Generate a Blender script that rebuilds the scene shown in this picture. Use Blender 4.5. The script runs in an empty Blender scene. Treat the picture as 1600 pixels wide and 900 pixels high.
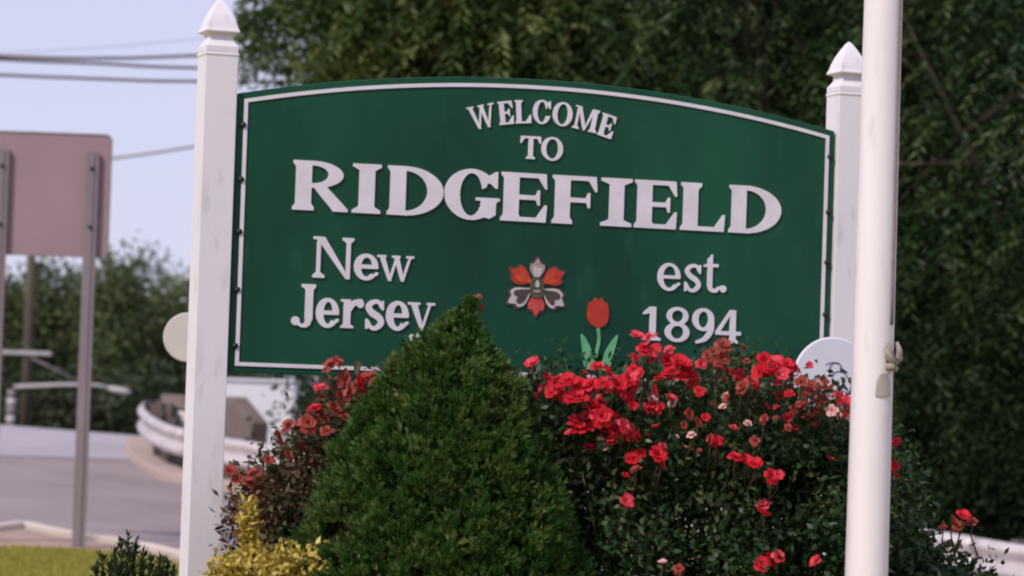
import bpy, bmesh, math, random
import numpy as np
from mathutils import Vector, Matrix
from mathutils.geometry import tessellate_polygon

random.seed(7)
RNG = np.random.default_rng(7)
scene = bpy.context.scene
COL = scene.collection

# ------------------------------------------------------------------ camera
FPX, EYE = 5390.0, np.array([0.0, 0.0, 1.5])      # focal length for a 1600 px wide frame
PITCH, ROLL = math.atan(190 / FPX), math.radians(1.9)
FWD = np.array([0, math.cos(PITCH), math.sin(PITCH)])
UP0 = np.array([0, -math.sin(PITCH), math.cos(PITCH)])
RT0 = np.array([1.0, 0, 0])
c_, s_ = math.cos(ROLL), math.sin(ROLL)
CR, CU = RT0 * c_ + UP0 * s_, -RT0 * s_ + UP0 * c_
cam_data = bpy.data.cameras.new('camera')
cam_data.sensor_width = 36
cam_data.lens = 36 * FPX / 1600
cam_data.clip_start, cam_data.clip_end = 0.1, 3000
cam_data.dof.use_dof = True
cam_data.dof.focus_distance = 14.0
cam_data.dof.aperture_fstop = 4.0
cam = bpy.data.objects.new('camera', cam_data)
COL.objects.link(cam)
M = Matrix.Identity(4)
for i in range(3):
    M[i][0], M[i][1], M[i][2], M[i][3] = CR[i], CU[i], -FWD[i], EYE[i]
cam.matrix_world = M
scene.camera = cam

# ------------------------------------------------------------------ sky, sun, exposure
SUN_TO = Vector((-0.48, -0.58, 0.66)).normalized()
world = bpy.data.worlds.new('World')
scene.world = world
world.use_nodes = True
wn, wl = world.node_tree.nodes, world.node_tree.links
wn.clear()
sky = wn.new('ShaderNodeTexSky')
sky.sky_type = 'NISHITA'
sky.sun_disc = False
sky.sun_elevation = math.asin(SUN_TO.z)
sky.sun_rotation = math.atan2(SUN_TO.x, SUN_TO.y)
sky.dust_density, sky.ozone_density, sky.air_density = 0.6, 2.5, 1.0
veil = wn.new('ShaderNodeMix'); veil.data_type = 'RGBA'          # thin even cloud over the whole sky
veil.inputs[0].default_value = 0.75
veil.inputs[7].default_value = (7.4, 7.25, 9.9, 1)
bg = wn.new('ShaderNodeBackground'); bg.inputs[1].default_value = 0.09
wo = wn.new('ShaderNodeOutputWorld')
wl.new(sky.outputs[0], veil.inputs[6]); wl.new(veil.outputs[2], bg.inputs[0]); wl.new(bg.outputs[0], wo.inputs[0])

sun_d = bpy.data.lights.new('sun', 'SUN')
sun_d.energy, sun_d.angle, sun_d.color = 2.8, math.radians(7), (1.0, 0.91, 0.84)
sun = bpy.data.objects.new('sun', sun_d)
COL.objects.link(sun)
sun.rotation_euler = (-SUN_TO).to_track_quat('-Z', 'Y').to_euler()
sun.location = (-8, -4, 14)

vs = scene.view_settings
vs.view_transform, vs.look, vs.exposure, vs.gamma = 'Standard', 'None', 0.15, 1.0
vs.use_curve_mapping = False
scene.render.film_transparent = False
scene.render.filter_size = 2.2
scene.cycles.filter_width = 2.2
scene.cycles.max_bounces = 6
scene.cycles.transparent_max_bounces = 4


# ------------------------------------------------------------------ helpers
def at(px, py, D):
    """World point seen at photo pixel (px, py), D metres away."""
    a, b = px - 800, 450 - py
    d = CR * a / FPX + CU * b / FPX + FWD
    return EYE + d * D / d[1]


def softplus(v):
    return np.log1p(np.exp(np.clip(v, -40, 40)))


def terrain(x, y):
    x = np.asarray(x, float); y = np.asarray(y, float)
    ys = 26 + 3 * softplus((np.minimum(y, 120) - 26) / 3)
    ys = 60 - 3 * softplus((60 - ys) / 3)
    xs = np.clip(x, -16, 16)
    z = -0.0452 * (xs + 4.4) + 0.0297 * (ys - 34)
    z = z - 0.035 * 3 * softplus((np.minimum(y, 120) - 63) / 3)
    z = z + 0.55 * np.exp(-(((x - 0.1) / 3.0) ** 2 + ((y - 13.7) / 2.0) ** 2) ** 2)
    return z


def tz(x, y):
    return float(terrain(x, y))


def tag(o, label=None, cat=None, group=None, kind=None):
    if label: o['label'] = label
    if cat: o['category'] = cat
    if group: o['group'] = group
    if kind: o['kind'] = kind
    return o


def empty(name, loc=(0, 0, 0), rz=0):
    o = bpy.data.objects.new(name, None)
    o.empty_display_size = 0.2
    o.location = loc; o.rotation_euler = (0, 0, rz)
    COL.objects.link(o)
    return o


def link(name, me, parent=None):
    o = bpy.data.objects.new(name, me)
    COL.objects.link(o)
    if parent is not None: o.parent = parent
    return o


def mesh(name, verts, faces, mat, smooth=False):
    me = bpy.data.meshes.new(name)
    me.from_pydata([tuple(map(float, v)) for v in verts], [], [tuple(f) for f in faces])
    me.materials.append(mat)
    if smooth:
        me.polygons.foreach_set('use_smooth', [True] * len(me.polygons))
    me.update()
    return me


def quadmesh(name, V, mat, smooth=False):
    """V: (n,4,3) array of quads, every quad its own island."""
    n = len(V)
    tone = V[:, 0, 3].astype(np.float32); V = V[..., :3]
    me = bpy.data.meshes.new(name)
    me.vertices.add(n * 4)
    me.vertices.foreach_set('co', V.reshape(-1).astype(np.float32))
    me.loops.add(n * 4)
    me.loops.foreach_set('vertex_index', np.arange(n * 4, dtype=np.int32))
    me.polygons.add(n)
    me.polygons.foreach_set('loop_start', np.arange(0, n * 4, 4, dtype=np.int32))
    me.polygons.foreach_set('loop_total', np.full(n, 4, dtype=np.int32))
    me.materials.append(mat)
    me.update(calc_edges=True)
    me.attributes.new('tone', 'FLOAT', 'FACE').data.foreach_set('value', tone)
    return me


class MB:
    """Collects verts and faces for one mesh."""
    def __init__(self): self.v, self.f = [], []

    def add(self, v, f):
        k = len(self.v); self.v += [tuple(p) for p in v]; self.f += [tuple(i + k for i in q) for q in f]; return self

    def box(self, x0, x1, y0, y1, z0, z1):
        return self.add([(x0, y0, z0), (x1, y0, z0), (x1, y1, z0), (x0, y1, z0), (x0, y0, z1), (x1, y0, z1), (x1, y1, z1), (x0, y1, z1)],
                        [(0, 3, 2, 1), (4, 5, 6, 7), (0, 1, 5, 4), (1, 2, 6, 5), (2, 3, 7, 6), (3, 0, 4, 7)])

    def tube(self, pts, rad, n=8, caps=True):
        P = [Vector(p) for p in pts]
        if not hasattr(rad, '__len__'): rad = [rad] * len(P)
        vs_, fs = [], []
        ref = Vector((0.31, 0.2, 0.93)).normalized()
        for i, p in enumerate(P):
            d = (P[min(i + 1, len(P) - 1)] - P[max(i - 1, 0)]).normalized()
            r = ref if abs(d.dot(ref)) < 0.95 else Vector((1, 0, 0))
            a = d.cross(r).normalized(); b = d.cross(a)
            for k in range(n):
                t = 2 * math.pi * k / n
                vs_.append(p + (a * math.cos(t) + b * math.sin(t)) * rad[i])
        for i in range(len(P) - 1):
            for k in range(n):
                k2 = (k + 1) % n
                fs.append((i * n + k, i * n + k2, (i + 1) * n + k2, (i + 1) * n + k))
        if caps:
            fs.append(tuple(range(n))[::-1]); fs.append(tuple(range((len(P) - 1) * n, len(P) * n)))
        return self.add(vs_, fs)

    def sqlathe(self, prof):
        """square lathe: prof = [(half width, z)...]"""
        vs_, fs = [], []
        for h, z in prof:
            vs_ += [(-h, -h, z), (h, -h, z), (h, h, z), (-h, h, z)]
        for i in range(len(prof) - 1):
            for k in range(4):
                k2 = (k + 1) % 4
                fs.append((i * 4 + k, i * 4 + k2, i * 4 + 4 + k2, i * 4 + 4 + k))
        fs.append((3, 2, 1, 0)); fs.append(tuple(range((len(prof) - 1) * 4, len(prof) * 4)))
        return self.add(vs_, fs)

    def disc(self, c, r, thick, n=48, axis='y', rx=None):
        """disc facing -y, rounded rim"""
        rx = rx or r
        vs_, fs = [], []
        rings = [(0.965, -thick / 2), (1.0, -thick / 2 + 0.004), (1.0, thick / 2 - 0.004), (0.965, thick / 2)]
        for q, d in rings:
            for k in range(n):
                t = 2 * math.pi * k / n
                vs_.append((c[0] + rx * q * math.cos(t), c[1] + d, c[2] + r * q * math.sin(t)))
        for i in range(3):
            for k in range(n):
                k2 = (k + 1) % n
                fs.append((i * n + k, i * n + k2, i * n + n + k2, i * n + n + k))
        fs.append(tuple(range(n))[::-1]); fs.append(tuple(range(3 * n, 4 * n)))
        return self.add(vs_, fs)

    def build(self, name, mat, parent=None, smooth=False, bevel=0):
        me = mesh(name, self.v, self.f, mat, smooth)
        bm = bmesh.new(); bm.from_mesh(me)
        bmesh.ops.recalc_face_normals(bm, faces=bm.faces[:])
        bm.to_mesh(me); bm.free()
        o = link(name, me, parent)
        if bevel:
            b = o.modifiers.new('edge', 'BEVEL'); b.width = bevel; b.segments = 2; b.limit_method = 'ANGLE'
        return o


# ------------------------------------------------------------------ materials
def rgb(h):
    return tuple(h) + (1,) if len(h) == 3 else h


def surf(name, c1, c2=None, rough=0.6, scale=3.0, bump=0.0, bscale=40.0, metal=0.0, spec=0.4, c3=None, stretch=(1, 1, 1), detail=5, dirt=0.5):
    m = bpy.data.materials.new(name); m.use_nodes = True
    n, l = m.node_tree.nodes, m.node_tree.links
    b = n['Principled BSDF']
    b.inputs['Roughness'].default_value = rough
    b.inputs['Metallic'].default_value = metal
    b.inputs['Specular IOR Level'].default_value = spec
    tc = n.new('ShaderNodeTexCoord'); mp = n.new('ShaderNodeMapping'); mp.inputs['Scale'].default_value = stretch
    l.new(tc.outputs['Object'], mp.inputs[0])
    c2 = c2 or c1
    nz = n.new('ShaderNodeTexNoise'); nz.inputs['Scale'].default_value = scale; nz.inputs['Detail'].default_value = detail
    l.new(mp.outputs[0], nz.inputs['Vector'])
    rp = n.new('ShaderNodeValToRGB')
    rp.color_ramp.elements[0].position, rp.color_ramp.elements[1].position = 0.32, 0.68
    rp.color_ramp.elements[0].color, rp.color_ramp.elements[1].color = rgb(c1), rgb(c2)
    l.new(nz.outputs[0], rp.inputs[0])
    out = rp.outputs[0]
    if c3:                                             # specks, stains
        n2 = n.new('ShaderNodeTexNoise'); n2.inputs['Scale'].default_value = scale * 6; n2.inputs['Detail'].default_value = 8
        l.new(mp.outputs[0], n2.inputs['Vector'])
        r2 = n.new('ShaderNodeValToRGB'); r2.color_ramp.elements[0].position = 0.58; r2.color_ramp.elements[1].position = 0.72
        r2.color_ramp.elements[1].color = (dirt, dirt, dirt, 1)
        l.new(n2.outputs[0], r2.inputs[0])
        mx = n.new('ShaderNodeMix'); mx.data_type = 'RGBA'; mx.inputs[7].default_value = rgb(c3)
        l.new(r2.outputs[0], mx.inputs[0]); l.new(out, mx.inputs[6]); out = mx.outputs[2]
    l.new(out, b.inputs['Base Color'])
    rr = n.new('ShaderNodeMapRange'); rr.inputs[3].default_value = max(rough - 0.08, 0.05); rr.inputs[4].default_value = min(rough + 0.1, 1)
    l.new(nz.outputs[0], rr.inputs[0]); l.new(rr.outputs[0], b.inputs['Roughness'])
    if bump:
        n3 = n.new('ShaderNodeTexNoise'); n3.inputs['Scale'].default_value = bscale; n3.inputs['Detail'].default_value = 6
        l.new(mp.outputs[0], n3.inputs['Vector'])
        bp = n.new('ShaderNodeBump'); bp.inputs['Strength'].default_value = bump; bp.inputs['Distance'].default_value = 0.01
        l.new(n3.outputs[0], bp.inputs['Height']); l.new(bp.outputs[0], b.inputs['Normal'])
    return m


def leafmat(name, cols, trans=0.25, rough=0.5, patch=2.0, patchcol=None, patchamt=0.5, spec=0.3, tmix=0.65):
    """cols: list of colours picked per leaf; patchcol tints whole clumps by a slow noise."""
    m = bpy.data.materials.new(name); m.use_nodes = True
    n, l = m.node_tree.nodes, m.node_tree.links
    b = n['Principled BSDF']; out = n['Material Output']
    b.inputs['Roughness'].default_value = rough
    b.inputs['Specular IOR Level'].default_value = spec
    g = n.new('ShaderNodeNewGeometry')
    rp = n.new('ShaderNodeValToRGB'); cr = rp.color_ramp; cr.interpolation = 'LINEAR'
    while len(cr.elements) < len(cols): cr.elements.new(0.5)
    for i, c in enumerate(cols):
        cr.elements[i].position = i / max(1, len(cols) - 1); cr.elements[i].color = rgb(c)
    ta = n.new('ShaderNodeAttribute'); ta.attribute_name = 'tone'      # natural tint of each twig or clump
    tm = n.new('ShaderNodeMix'); tm.data_type = 'FLOAT'; tm.inputs[0].default_value = tmix
    l.new(g.outputs['Random Per Island'], tm.inputs[2]); l.new(ta.outputs['Fac'], tm.inputs[3])
    l.new(tm.outputs[0], rp.inputs[0])
    col = rp.outputs[0]
    if patchcol:
        tc = n.new('ShaderNodeTexCoord'); nz = n.new('ShaderNodeTexNoise'); nz.inputs['Scale'].default_value = patch; nz.inputs['Detail'].default_value = 3
        l.new(tc.outputs['Object'], nz.inputs['Vector'])
        mr = n.new('ShaderNodeMapRange'); mr.inputs[1].default_value = 0.5; mr.inputs[2].default_value = 0.7; mr.inputs[4].default_value = patchamt
        l.new(nz.outputs[0], mr.inputs[0])
        mx = n.new('ShaderNodeMix'); mx.data_type = 'RGBA'; mx.inputs[7].default_value = rgb(patchcol)
        l.new(mr.outputs[0], mx.inputs[0]); l.new(col, mx.inputs[6]); col = mx.outputs[2]
    l.new(col, b.inputs['Base Color'])
    tr = n.new('ShaderNodeBsdfTranslucent'); l.new(col, tr.inputs[0])
    ms = n.new('ShaderNodeMixShader'); ms.inputs[0].default_value = trans
    l.new(b.outputs[0], ms.inputs[1]); l.new(tr.outputs[0], ms.inputs[2]); l.new(ms.outputs[0], out.inputs[0])
    return m


MT = dict(
    vinyl=surf('white vinyl', (0.78, 0.74, 0.76), (0.72, 0.68, 0.71), 0.42, 4, 0.03, 60, stretch=(1, 1, 0.25), c3=(0.36, 0.32, 0.29), dirt=0.3),
    polepaint=surf('white pole paint', (0.80, 0.74, 0.74), (0.74, 0.67, 0.68), 0.4, 3, 0.03, 50, stretch=(1, 1, 0.2), c3=(0.42, 0.35, 0.32), dirt=0.28),
    green=surf('green sign paint', (0.002, 0.040, 0.023), (0.006, 0.084, 0.038), 0.45, 1.0, 0.06, 60, spec=0.3, c3=(0.014, 0.090, 0.055), dirt=0.45, stretch=(1.6, 1, 0.7), detail=8),  # contrast of the two base greens also paints in uneven sheen
    letter=surf('sign lettering', (0.76, 0.70, 0.74), (0.68, 0.62, 0.66), 0.5, 12, 0.03, 80),
    signred=surf('sign red', (0.55, 0.045, 0.02), (0.42, 0.03, 0.018), 0.5, 14),
    signcoral=surf('sign coral', (0.66, 0.10, 0.07), (0.5, 0.05, 0.04), 0.5, 14),
    signpink=surf('sign silver pink', (0.50, 0.38, 0.37), (0.34, 0.22, 0.22), 0.5, 26),
    signpale=surf('sign pale', (0.60, 0.54, 0.52), (0.48, 0.42, 0.40), 0.5, 26),
    signorange=surf('sign orange', (0.62, 0.09, 0.025), (0.46, 0.045, 0.018), 0.5, 40),
    signshade=surf('sign brown shade', (0.10, 0.055, 0.05), (0.06, 0.05, 0.04), 0.5, 26),
    signgold=surf('sign dark gold', (0.10, 0.09, 0.04), (0.05, 0.06, 0.03), 0.5, 26),
    signleaf=surf('sign leaf green', (0.15, 0.46, 0.22), (0.11, 0.36, 0.16), 0.5, 14),
    ink=surf('violet ink', (0.17, 0.13, 0.25), (0.22, 0.17, 0.30), 0.5, 14),
    dark=surf('dark bolt', (0.012, 0.016, 0.012), (0.02, 0.02, 0.018), 0.5, 20),
    plaque=surf('plaque enamel', (0.74, 0.72, 0.79), (0.66, 0.65, 0.74), 0.4, 6),
    cream=surf('cream sign back', (0.58, 0.54, 0.50), (0.52, 0.48, 0.45), 0.5, 5),
    roadsign=surf('aluminium sign back', (0.30, 0.205, 0.225), (0.26, 0.18, 0.20), 0.55, 1.6, 0.02, 30, spec=0.3, stretch=(1, 1, 0.5)),
    steel=surf('weathered steel post', (0.235, 0.195, 0.205), (0.18, 0.148, 0.162), 0.5, 5, 0.05, 50, stretch=(1, 1, 0.2)),
    galv=surf('galvanised rail', (0.62, 0.56, 0.56), (0.44, 0.39, 0.39), 0.42, 3, 0.04, 30, metal=0.15, c3=(0.34, 0.28, 0.26), dirt=0.4, stretch=(1, 1, 2)),
    rust=surf('rail post', (0.18, 0.14, 0.13), (0.12, 0.09, 0.08), 0.7, 5, 0.1, 30),
    rope=surf('halyard', (0.26, 0.20, 0.21), (0.20, 0.15, 0.16), 0.8, 60, 0.2, 200),
    brass=surf('weathered bracket', (0.34, 0.29, 0.23), (0.22, 0.18, 0.14), 0.55, 30, 0.1, 80),
    platec=surf('grey plate', (0.46, 0.39, 0.36), (0.38, 0.32, 0.30), 0.5, 20),
    asphalt=surf('asphalt', (0.325, 0.265, 0.265), (0.255, 0.21, 0.21), 0.85, 0.6, 0.2, 60, c3=(0.22, 0.185, 0.18), dirt=0.4, spec=0.25),
    concrete=surf('concrete', (0.46, 0.36, 0.31), (0.38, 0.29, 0.25), 0.85, 1.2, 0.2, 30, c3=(0.25, 0.2, 0.17)),
    palepave=surf('pale pavement', (0.42, 0.38, 0.41), (0.36, 0.32, 0.35), 0.85, 0.5, 0.1, 30),
    kerb=surf('kerb stone', (0.62, 0.53, 0.47), (0.50, 0.42, 0.37), 0.8, 1.5, 0.2, 30),
    wall=surf('brown concrete', (0.21, 0.165, 0.15), (0.16, 0.125, 0.11), 0.9, 2.5, 0.25, 25, c3=(0.08, 0.06, 0.055)),
    dirt=surf('dry dirt', (0.42, 0.29, 0.235), (0.33, 0.235, 0.18), 0.95, 0.8, 0.4, 20, c3=(0.28, 0.22, 0.12), dirt=0.7),
    soil=surf('mulch', (0.055, 0.035, 0.022), (0.03, 0.02, 0.014), 0.95, 4, 0.8, 40),
    lawnm=surf('lawn', (0.26, 0.25, 0.045), (0.32, 0.28, 0.07), 0.95, 0.9, 0.5, 30, c3=(0.28, 0.24, 0.09)),
    earth=surf('rough ground', (0.06, 0.065, 0.03), (0.09, 0.08, 0.04), 0.95, 0.3, 0.5, 8),
    cabinet=surf('white cabinet', (0.84, 0.83, 0.90), (0.79, 0.78, 0.86), 0.4, 4, c3=(0.4, 0.35, 0.35), dirt=0.2),
    wood=surf('pole wood', (0.10, 0.085, 0.065), (0.07, 0.06, 0.045), 0.9, 4, 0.3, 30, stretch=(1, 1, 0.15)),
    lampm=surf('lamp arm', (0.50, 0.47, 0.47), (0.42, 0.40, 0.40), 0.4, 4),
    wirem=surf('cable', (0.085, 0.07, 0.085), (0.10, 0.085, 0.10), 0.7, 4),
    wirepale=surf('pale cable', (0.36, 0.33, 0.37), (0.33, 0.30, 0.34), 0.7, 4),
    bark=surf('bark', (0.075, 0.055, 0.04), (0.045, 0.033, 0.025), 0.95, 5, 0.7, 25, stretch=(1, 1, 0.2)),
    cane=surf('cane', (0.06, 0.055, 0.025), (0.09, 0.05, 0.03), 0.8, 8),
)
MT.update(
    olive=leafmat('olive leaves', [(0.017, 0.044, 0.009), (0.046, 0.092, 0.019), (0.108, 0.165, 0.038), (0.30, 0.33, 0.11)], 0.45, 0.5, 0.6, (0.16, 0.195, 0.052), 0.65, 0.3, 0.85),
    yellowish=leafmat('yellowish leaves', [(0.03, 0.042, 0.012), (0.095, 0.10, 0.024), (0.26, 0.23, 0.055)], 0.3, 0.5, 0.8, (0.12, 0.10, 0.028), 0.6),
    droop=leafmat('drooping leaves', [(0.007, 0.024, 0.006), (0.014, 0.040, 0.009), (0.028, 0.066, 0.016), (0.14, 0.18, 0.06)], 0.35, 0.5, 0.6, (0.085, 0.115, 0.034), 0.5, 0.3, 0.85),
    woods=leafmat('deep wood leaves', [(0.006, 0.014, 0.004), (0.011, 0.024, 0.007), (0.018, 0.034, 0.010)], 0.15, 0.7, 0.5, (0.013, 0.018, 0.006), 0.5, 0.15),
    farwoods=leafmat('far hazed leaves', [(0.022, 0.036, 0.016), (0.038, 0.056, 0.024), (0.06, 0.08, 0.034)], 0.25, 0.6, 0.5, (0.05, 0.055, 0.026), 0.5),  # undergrowth leaves paled in colour to stand in for distance haze
    far=leafmat('far leaves', [(0.055, 0.085, 0.034), (0.10, 0.140, 0.055), (0.20, 0.23, 0.09)], 0.35, 0.6, 0.7, (0.20, 0.20, 0.08), 0.6),
    thuja=leafmat('arborvitae sprays', [(0.018, 0.062, 0.012), (0.042, 0.110, 0.020), (0.080, 0.165, 0.032), (0.25, 0.29, 0.075)], 0.38, 0.55, 4, (0.10, 0.115, 0.028), 0.5),
    roseleaf=leafmat('rose leaves', [(0.012, 0.034, 0.011), (0.020, 0.052, 0.016), (0.036, 0.078, 0.024), (0.15, 0.17, 0.085)], 0.2, 0.45, 3.0, (0.05, 0.042, 0.02), 0.5),
    roseleaf2=leafmat('bronzed rose leaves', [(0.018, 0.030, 0.012), (0.038, 0.050, 0.02), (0.065, 0.072, 0.03), (0.11, 0.06, 0.03), (0.24, 0.20, 0.12)], 0.2, 0.5, 3.2, (0.25, 0.052, 0.032), 0.65),
    gold=leafmat('golden leaves', [(0.30, 0.22, 0.03), (0.46, 0.35, 0.06), (0.60, 0.46, 0.10), (0.62, 0.52, 0.18)], 0.25, 0.5),
    juniper=leafmat('juniper needles', [(0.010, 0.026, 0.010), (0.02, 0.045, 0.014), (0.04, 0.07, 0.02)], 0.2, 0.6),
    grass=leafmat('grass blades', [(0.24, 0.25, 0.035), (0.34, 0.32, 0.055), (0.46, 0.38, 0.11)], 0.3, 0.6),
    rosered=leafmat('red petals', [(0.36, 0.005, 0.012), (0.58, 0.011, 0.024), (0.70, 0.034, 0.055)], 0.25, 0.55, spec=0.2, tmix=0.0),
    rosepink=leafmat('pink red petals', [(0.50, 0.012, 0.030), (0.68, 0.036, 0.068), (0.78, 0.12, 0.15)], 0.25, 0.55, spec=0.2, tmix=0.0),
    rosefade=leafmat('faded petals', [(0.16, 0.022, 0.018), (0.28, 0.040, 0.030), (0.40, 0.085, 0.060)], 0.2, 0.6, spec=0.2, tmix=0.0),
    rosepale=surf('pale pink petals', (0.72, 0.42, 0.38), (0.62, 0.30, 0.27), 0.55, 30),
)


# ------------------------------------------------------------------ the ground and roads
def sheet(name, near, far, off, mat, nx=60, ny=24, kind='structure', label=None):
    """sheet lying on the terrain between two polylines given as (x, y) points"""
    def samp(line, n):
        P = np.array(line, float); t = np.linspace(0, 1, len(P)); s = np.linspace(0, 1, n)
        return np.stack([np.interp(s, t, P[:, 0]), np.interp(s, t, P[:, 1])], 1)
    A, B = samp(near, nx), samp(far, nx)
    v, f = [], []
    for j in range(ny):
        P = A + (B - A) * j / (ny - 1)
        z = terrain(P[:, 0], P[:, 1]) + off
        v += [(P[i, 0], P[i, 1], z[i]) for i in range(nx)]
    for j in range(ny - 1):
        for i in range(nx - 1):
            f.append((j * nx + i, j * nx + i + 1, (j + 1) * nx + i + 1, (j + 1) * nx + i))
    o = link(name, mesh(name, v, f, mat, True))
    return tag(o, label, None, None, kind)


def spaced(a, b, c, d, n1, n2, n3):
    return np.concatenate([np.linspace(a, b, n1, endpoint=False), np.linspace(b, c, n2, endpoint=False), np.linspace(c, d, n3)])


gx = spaced(-900, -24, 24, 900, 12, 110, 12); gy = spaced(-300, 4, 70, 1600, 10, 150, 16)
GX, GY = np.meshgrid(gx, gy); GZ = terrain(GX, GY)
nx_ = len(gx)
gv = np.stack([GX, GY, GZ], -1).reshape(-1, 3)
gf = [(j * nx_ + i, j * nx_ + i + 1, (j + 1) * nx_ + i + 1, (j + 1) * nx_ + i) for j in range(len(gy) - 1) for i in range(nx_ - 1)]
tag(link('ground', mesh('ground', gv, gf, MT['earth'], True)), kind='structure')


def gpt(px, py):
    """ground point under a photo pixel: march along the sight line"""
    lo = 5.0
    for D in np.arange(16, 140, 0.05):
        p = at(px, py, D)
        if p[2] <= tz(p[0], p[1]) and D > 20: return p
    return at(px, py, 60)


near_kerb = [(-14, 31.4), (-9, 33.2)] + [tuple(gpt(x, y)[:2]) for x, y in [(-20, 832), (35, 824), (75, 833), (120, 842), (200, 853), (275, 870)]]
near_kerb += [(-1.5, 30.0), (1.5, 29.5), (6, 28.6), (14, 27.5)]
strip = [tuple(gpt(x, y)[:2]) for x, y in [(-70, 713), (10, 715), (90, 717), (160, 719), (207, 720)]]
far_kerb = [(-24, strip[0][1] + 0.4), (-14, strip[0][1] + 0.2)] + strip + [tuple(gpt(x, y)[:2]) for x, y in [(226, 731), (250, 745), (275, 757)]] + [(-1.5, 42.6), (2, 38.4), (6, 33.9), (14, 29.2)]
sheet('road', near_kerb, far_kerb, 0.012, MT['asphalt'], 90, 30)
sheet('far_pavement', [(x, y + 0.02) for x, y in far_kerb[:7]], [(-24, 64), (-14, 64), (-9, 64), (-8.3, 64), (-7.6, 64), (-7.0, 64), (-6.4, 63)], 0.02, MT['palepave'], 40, 10)
# lawn and the dry dirt verge along the kerb
inner = [(x, y - 0.22) for x, y in near_kerb]
lawn_edge = [(-14, 29.6), (-9, 31.5)] + [tuple(gpt(x, y)[:2]) for x, y in [(-20, 860), (40, 858), (110, 858), (160, 864), (230, 874), (285, 890)]] + [(-1.5, 27.6), (1.5, 27.2), (6, 26.4), (14, 25.5)]
sheet('dirt_verge', lawn_edge, inner, 0.010, MT['dirt'], 90, 10)
sheet('lawn', [(-24, 6), (-12, 6), (-4, 6), (4, 6), (14, 6)], [(x, y - 0.0) for x, y in lawn_edge], 0.012, MT['lawnm'], 90, 60)


def bed_outline(n=40):
    return [(0.1 + 3.3 * math.cos(2 * math.pi * k / n), 13.6 + 1.6 * math.sin(2 * math.pi * k / n)) for k in range(n)]


bv, bf = [], []
for q in np.linspace(0, 1, 9):
    for k in range(48):
        x, y = 0.1 + 3.3 * q * math.cos(2 * math.pi * k / 48), 13.6 + 1.55 * q * math.sin(2 * math.pi * k / 48)
        bv.append((x, y, tz(x, y) + 0.03 + 0.05 * (1 - q ** 2)))
for j in range(8):
    for k in range(48):
        k2 = (k + 1) % 48
        bf.append((j * 48 + k, j * 48 + k2, (j + 1) * 48 + k2, (j + 1) * 48 + k))
tag(link('planting_bed', mesh('planting_bed', bv, bf, MT['soil'], True)), kind='structure')


def kerb(name, line, h, w, mat, parent=None):
    P = np.array(line, float)
    t = np.linspace(0, 1, len(P)); s = np.linspace(0, 1, len(P) * 6)
    L = np.stack([np.interp(s, t, P[:, 0]), np.interp(s, t, P[:, 1])], 1)
    v, f = [], []
    for i, p in enumerate(L):
        d = L[min(i + 1, len(L) - 1)] - L[max(i - 1, 0)]; d /= np.linalg.norm(d); nrm = np.array([-d[1], d[0]])
        z = tz(*p)
        a, b = p - nrm * w / 2, p + nrm * w / 2
        v += [(a[0], a[1], z - 0.1), (a[0], a[1], z + h - 0.015), (a[0] + nrm[0] * .02, a[1] + nrm[1] * .02, z + h), (b[0] - nrm[0] * .02, b[1] - nrm[1] * .02, z + h), (b[0], b[1], z + h - 0.015), (b[0], b[1], z - 0.1)]
    for i in range(len(L) - 1):
        for k in range(5):
            f.append((i * 6 + k, i * 6 + k + 1, i * 6 + 7 + k, i * 6 + 6 + k))
    o = link(name, mesh(name, v, f, mat)); tag(o, kind='structure'); return o


kerb('kerb', near_kerb, 0.07, 0.15, MT['kerb'])
kerb('kerb', [tuple(gpt(x, y)[:2]) for x, y in [(219, 694), (217, 703), (220, 714), (229, 725), (250, 740), (278, 754)]] + [(-1.3, 42.8), (2.2, 38.6), (6.2, 34.1), (14, 29.6)], 0.13, 0.42, MT['concrete'])


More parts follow.
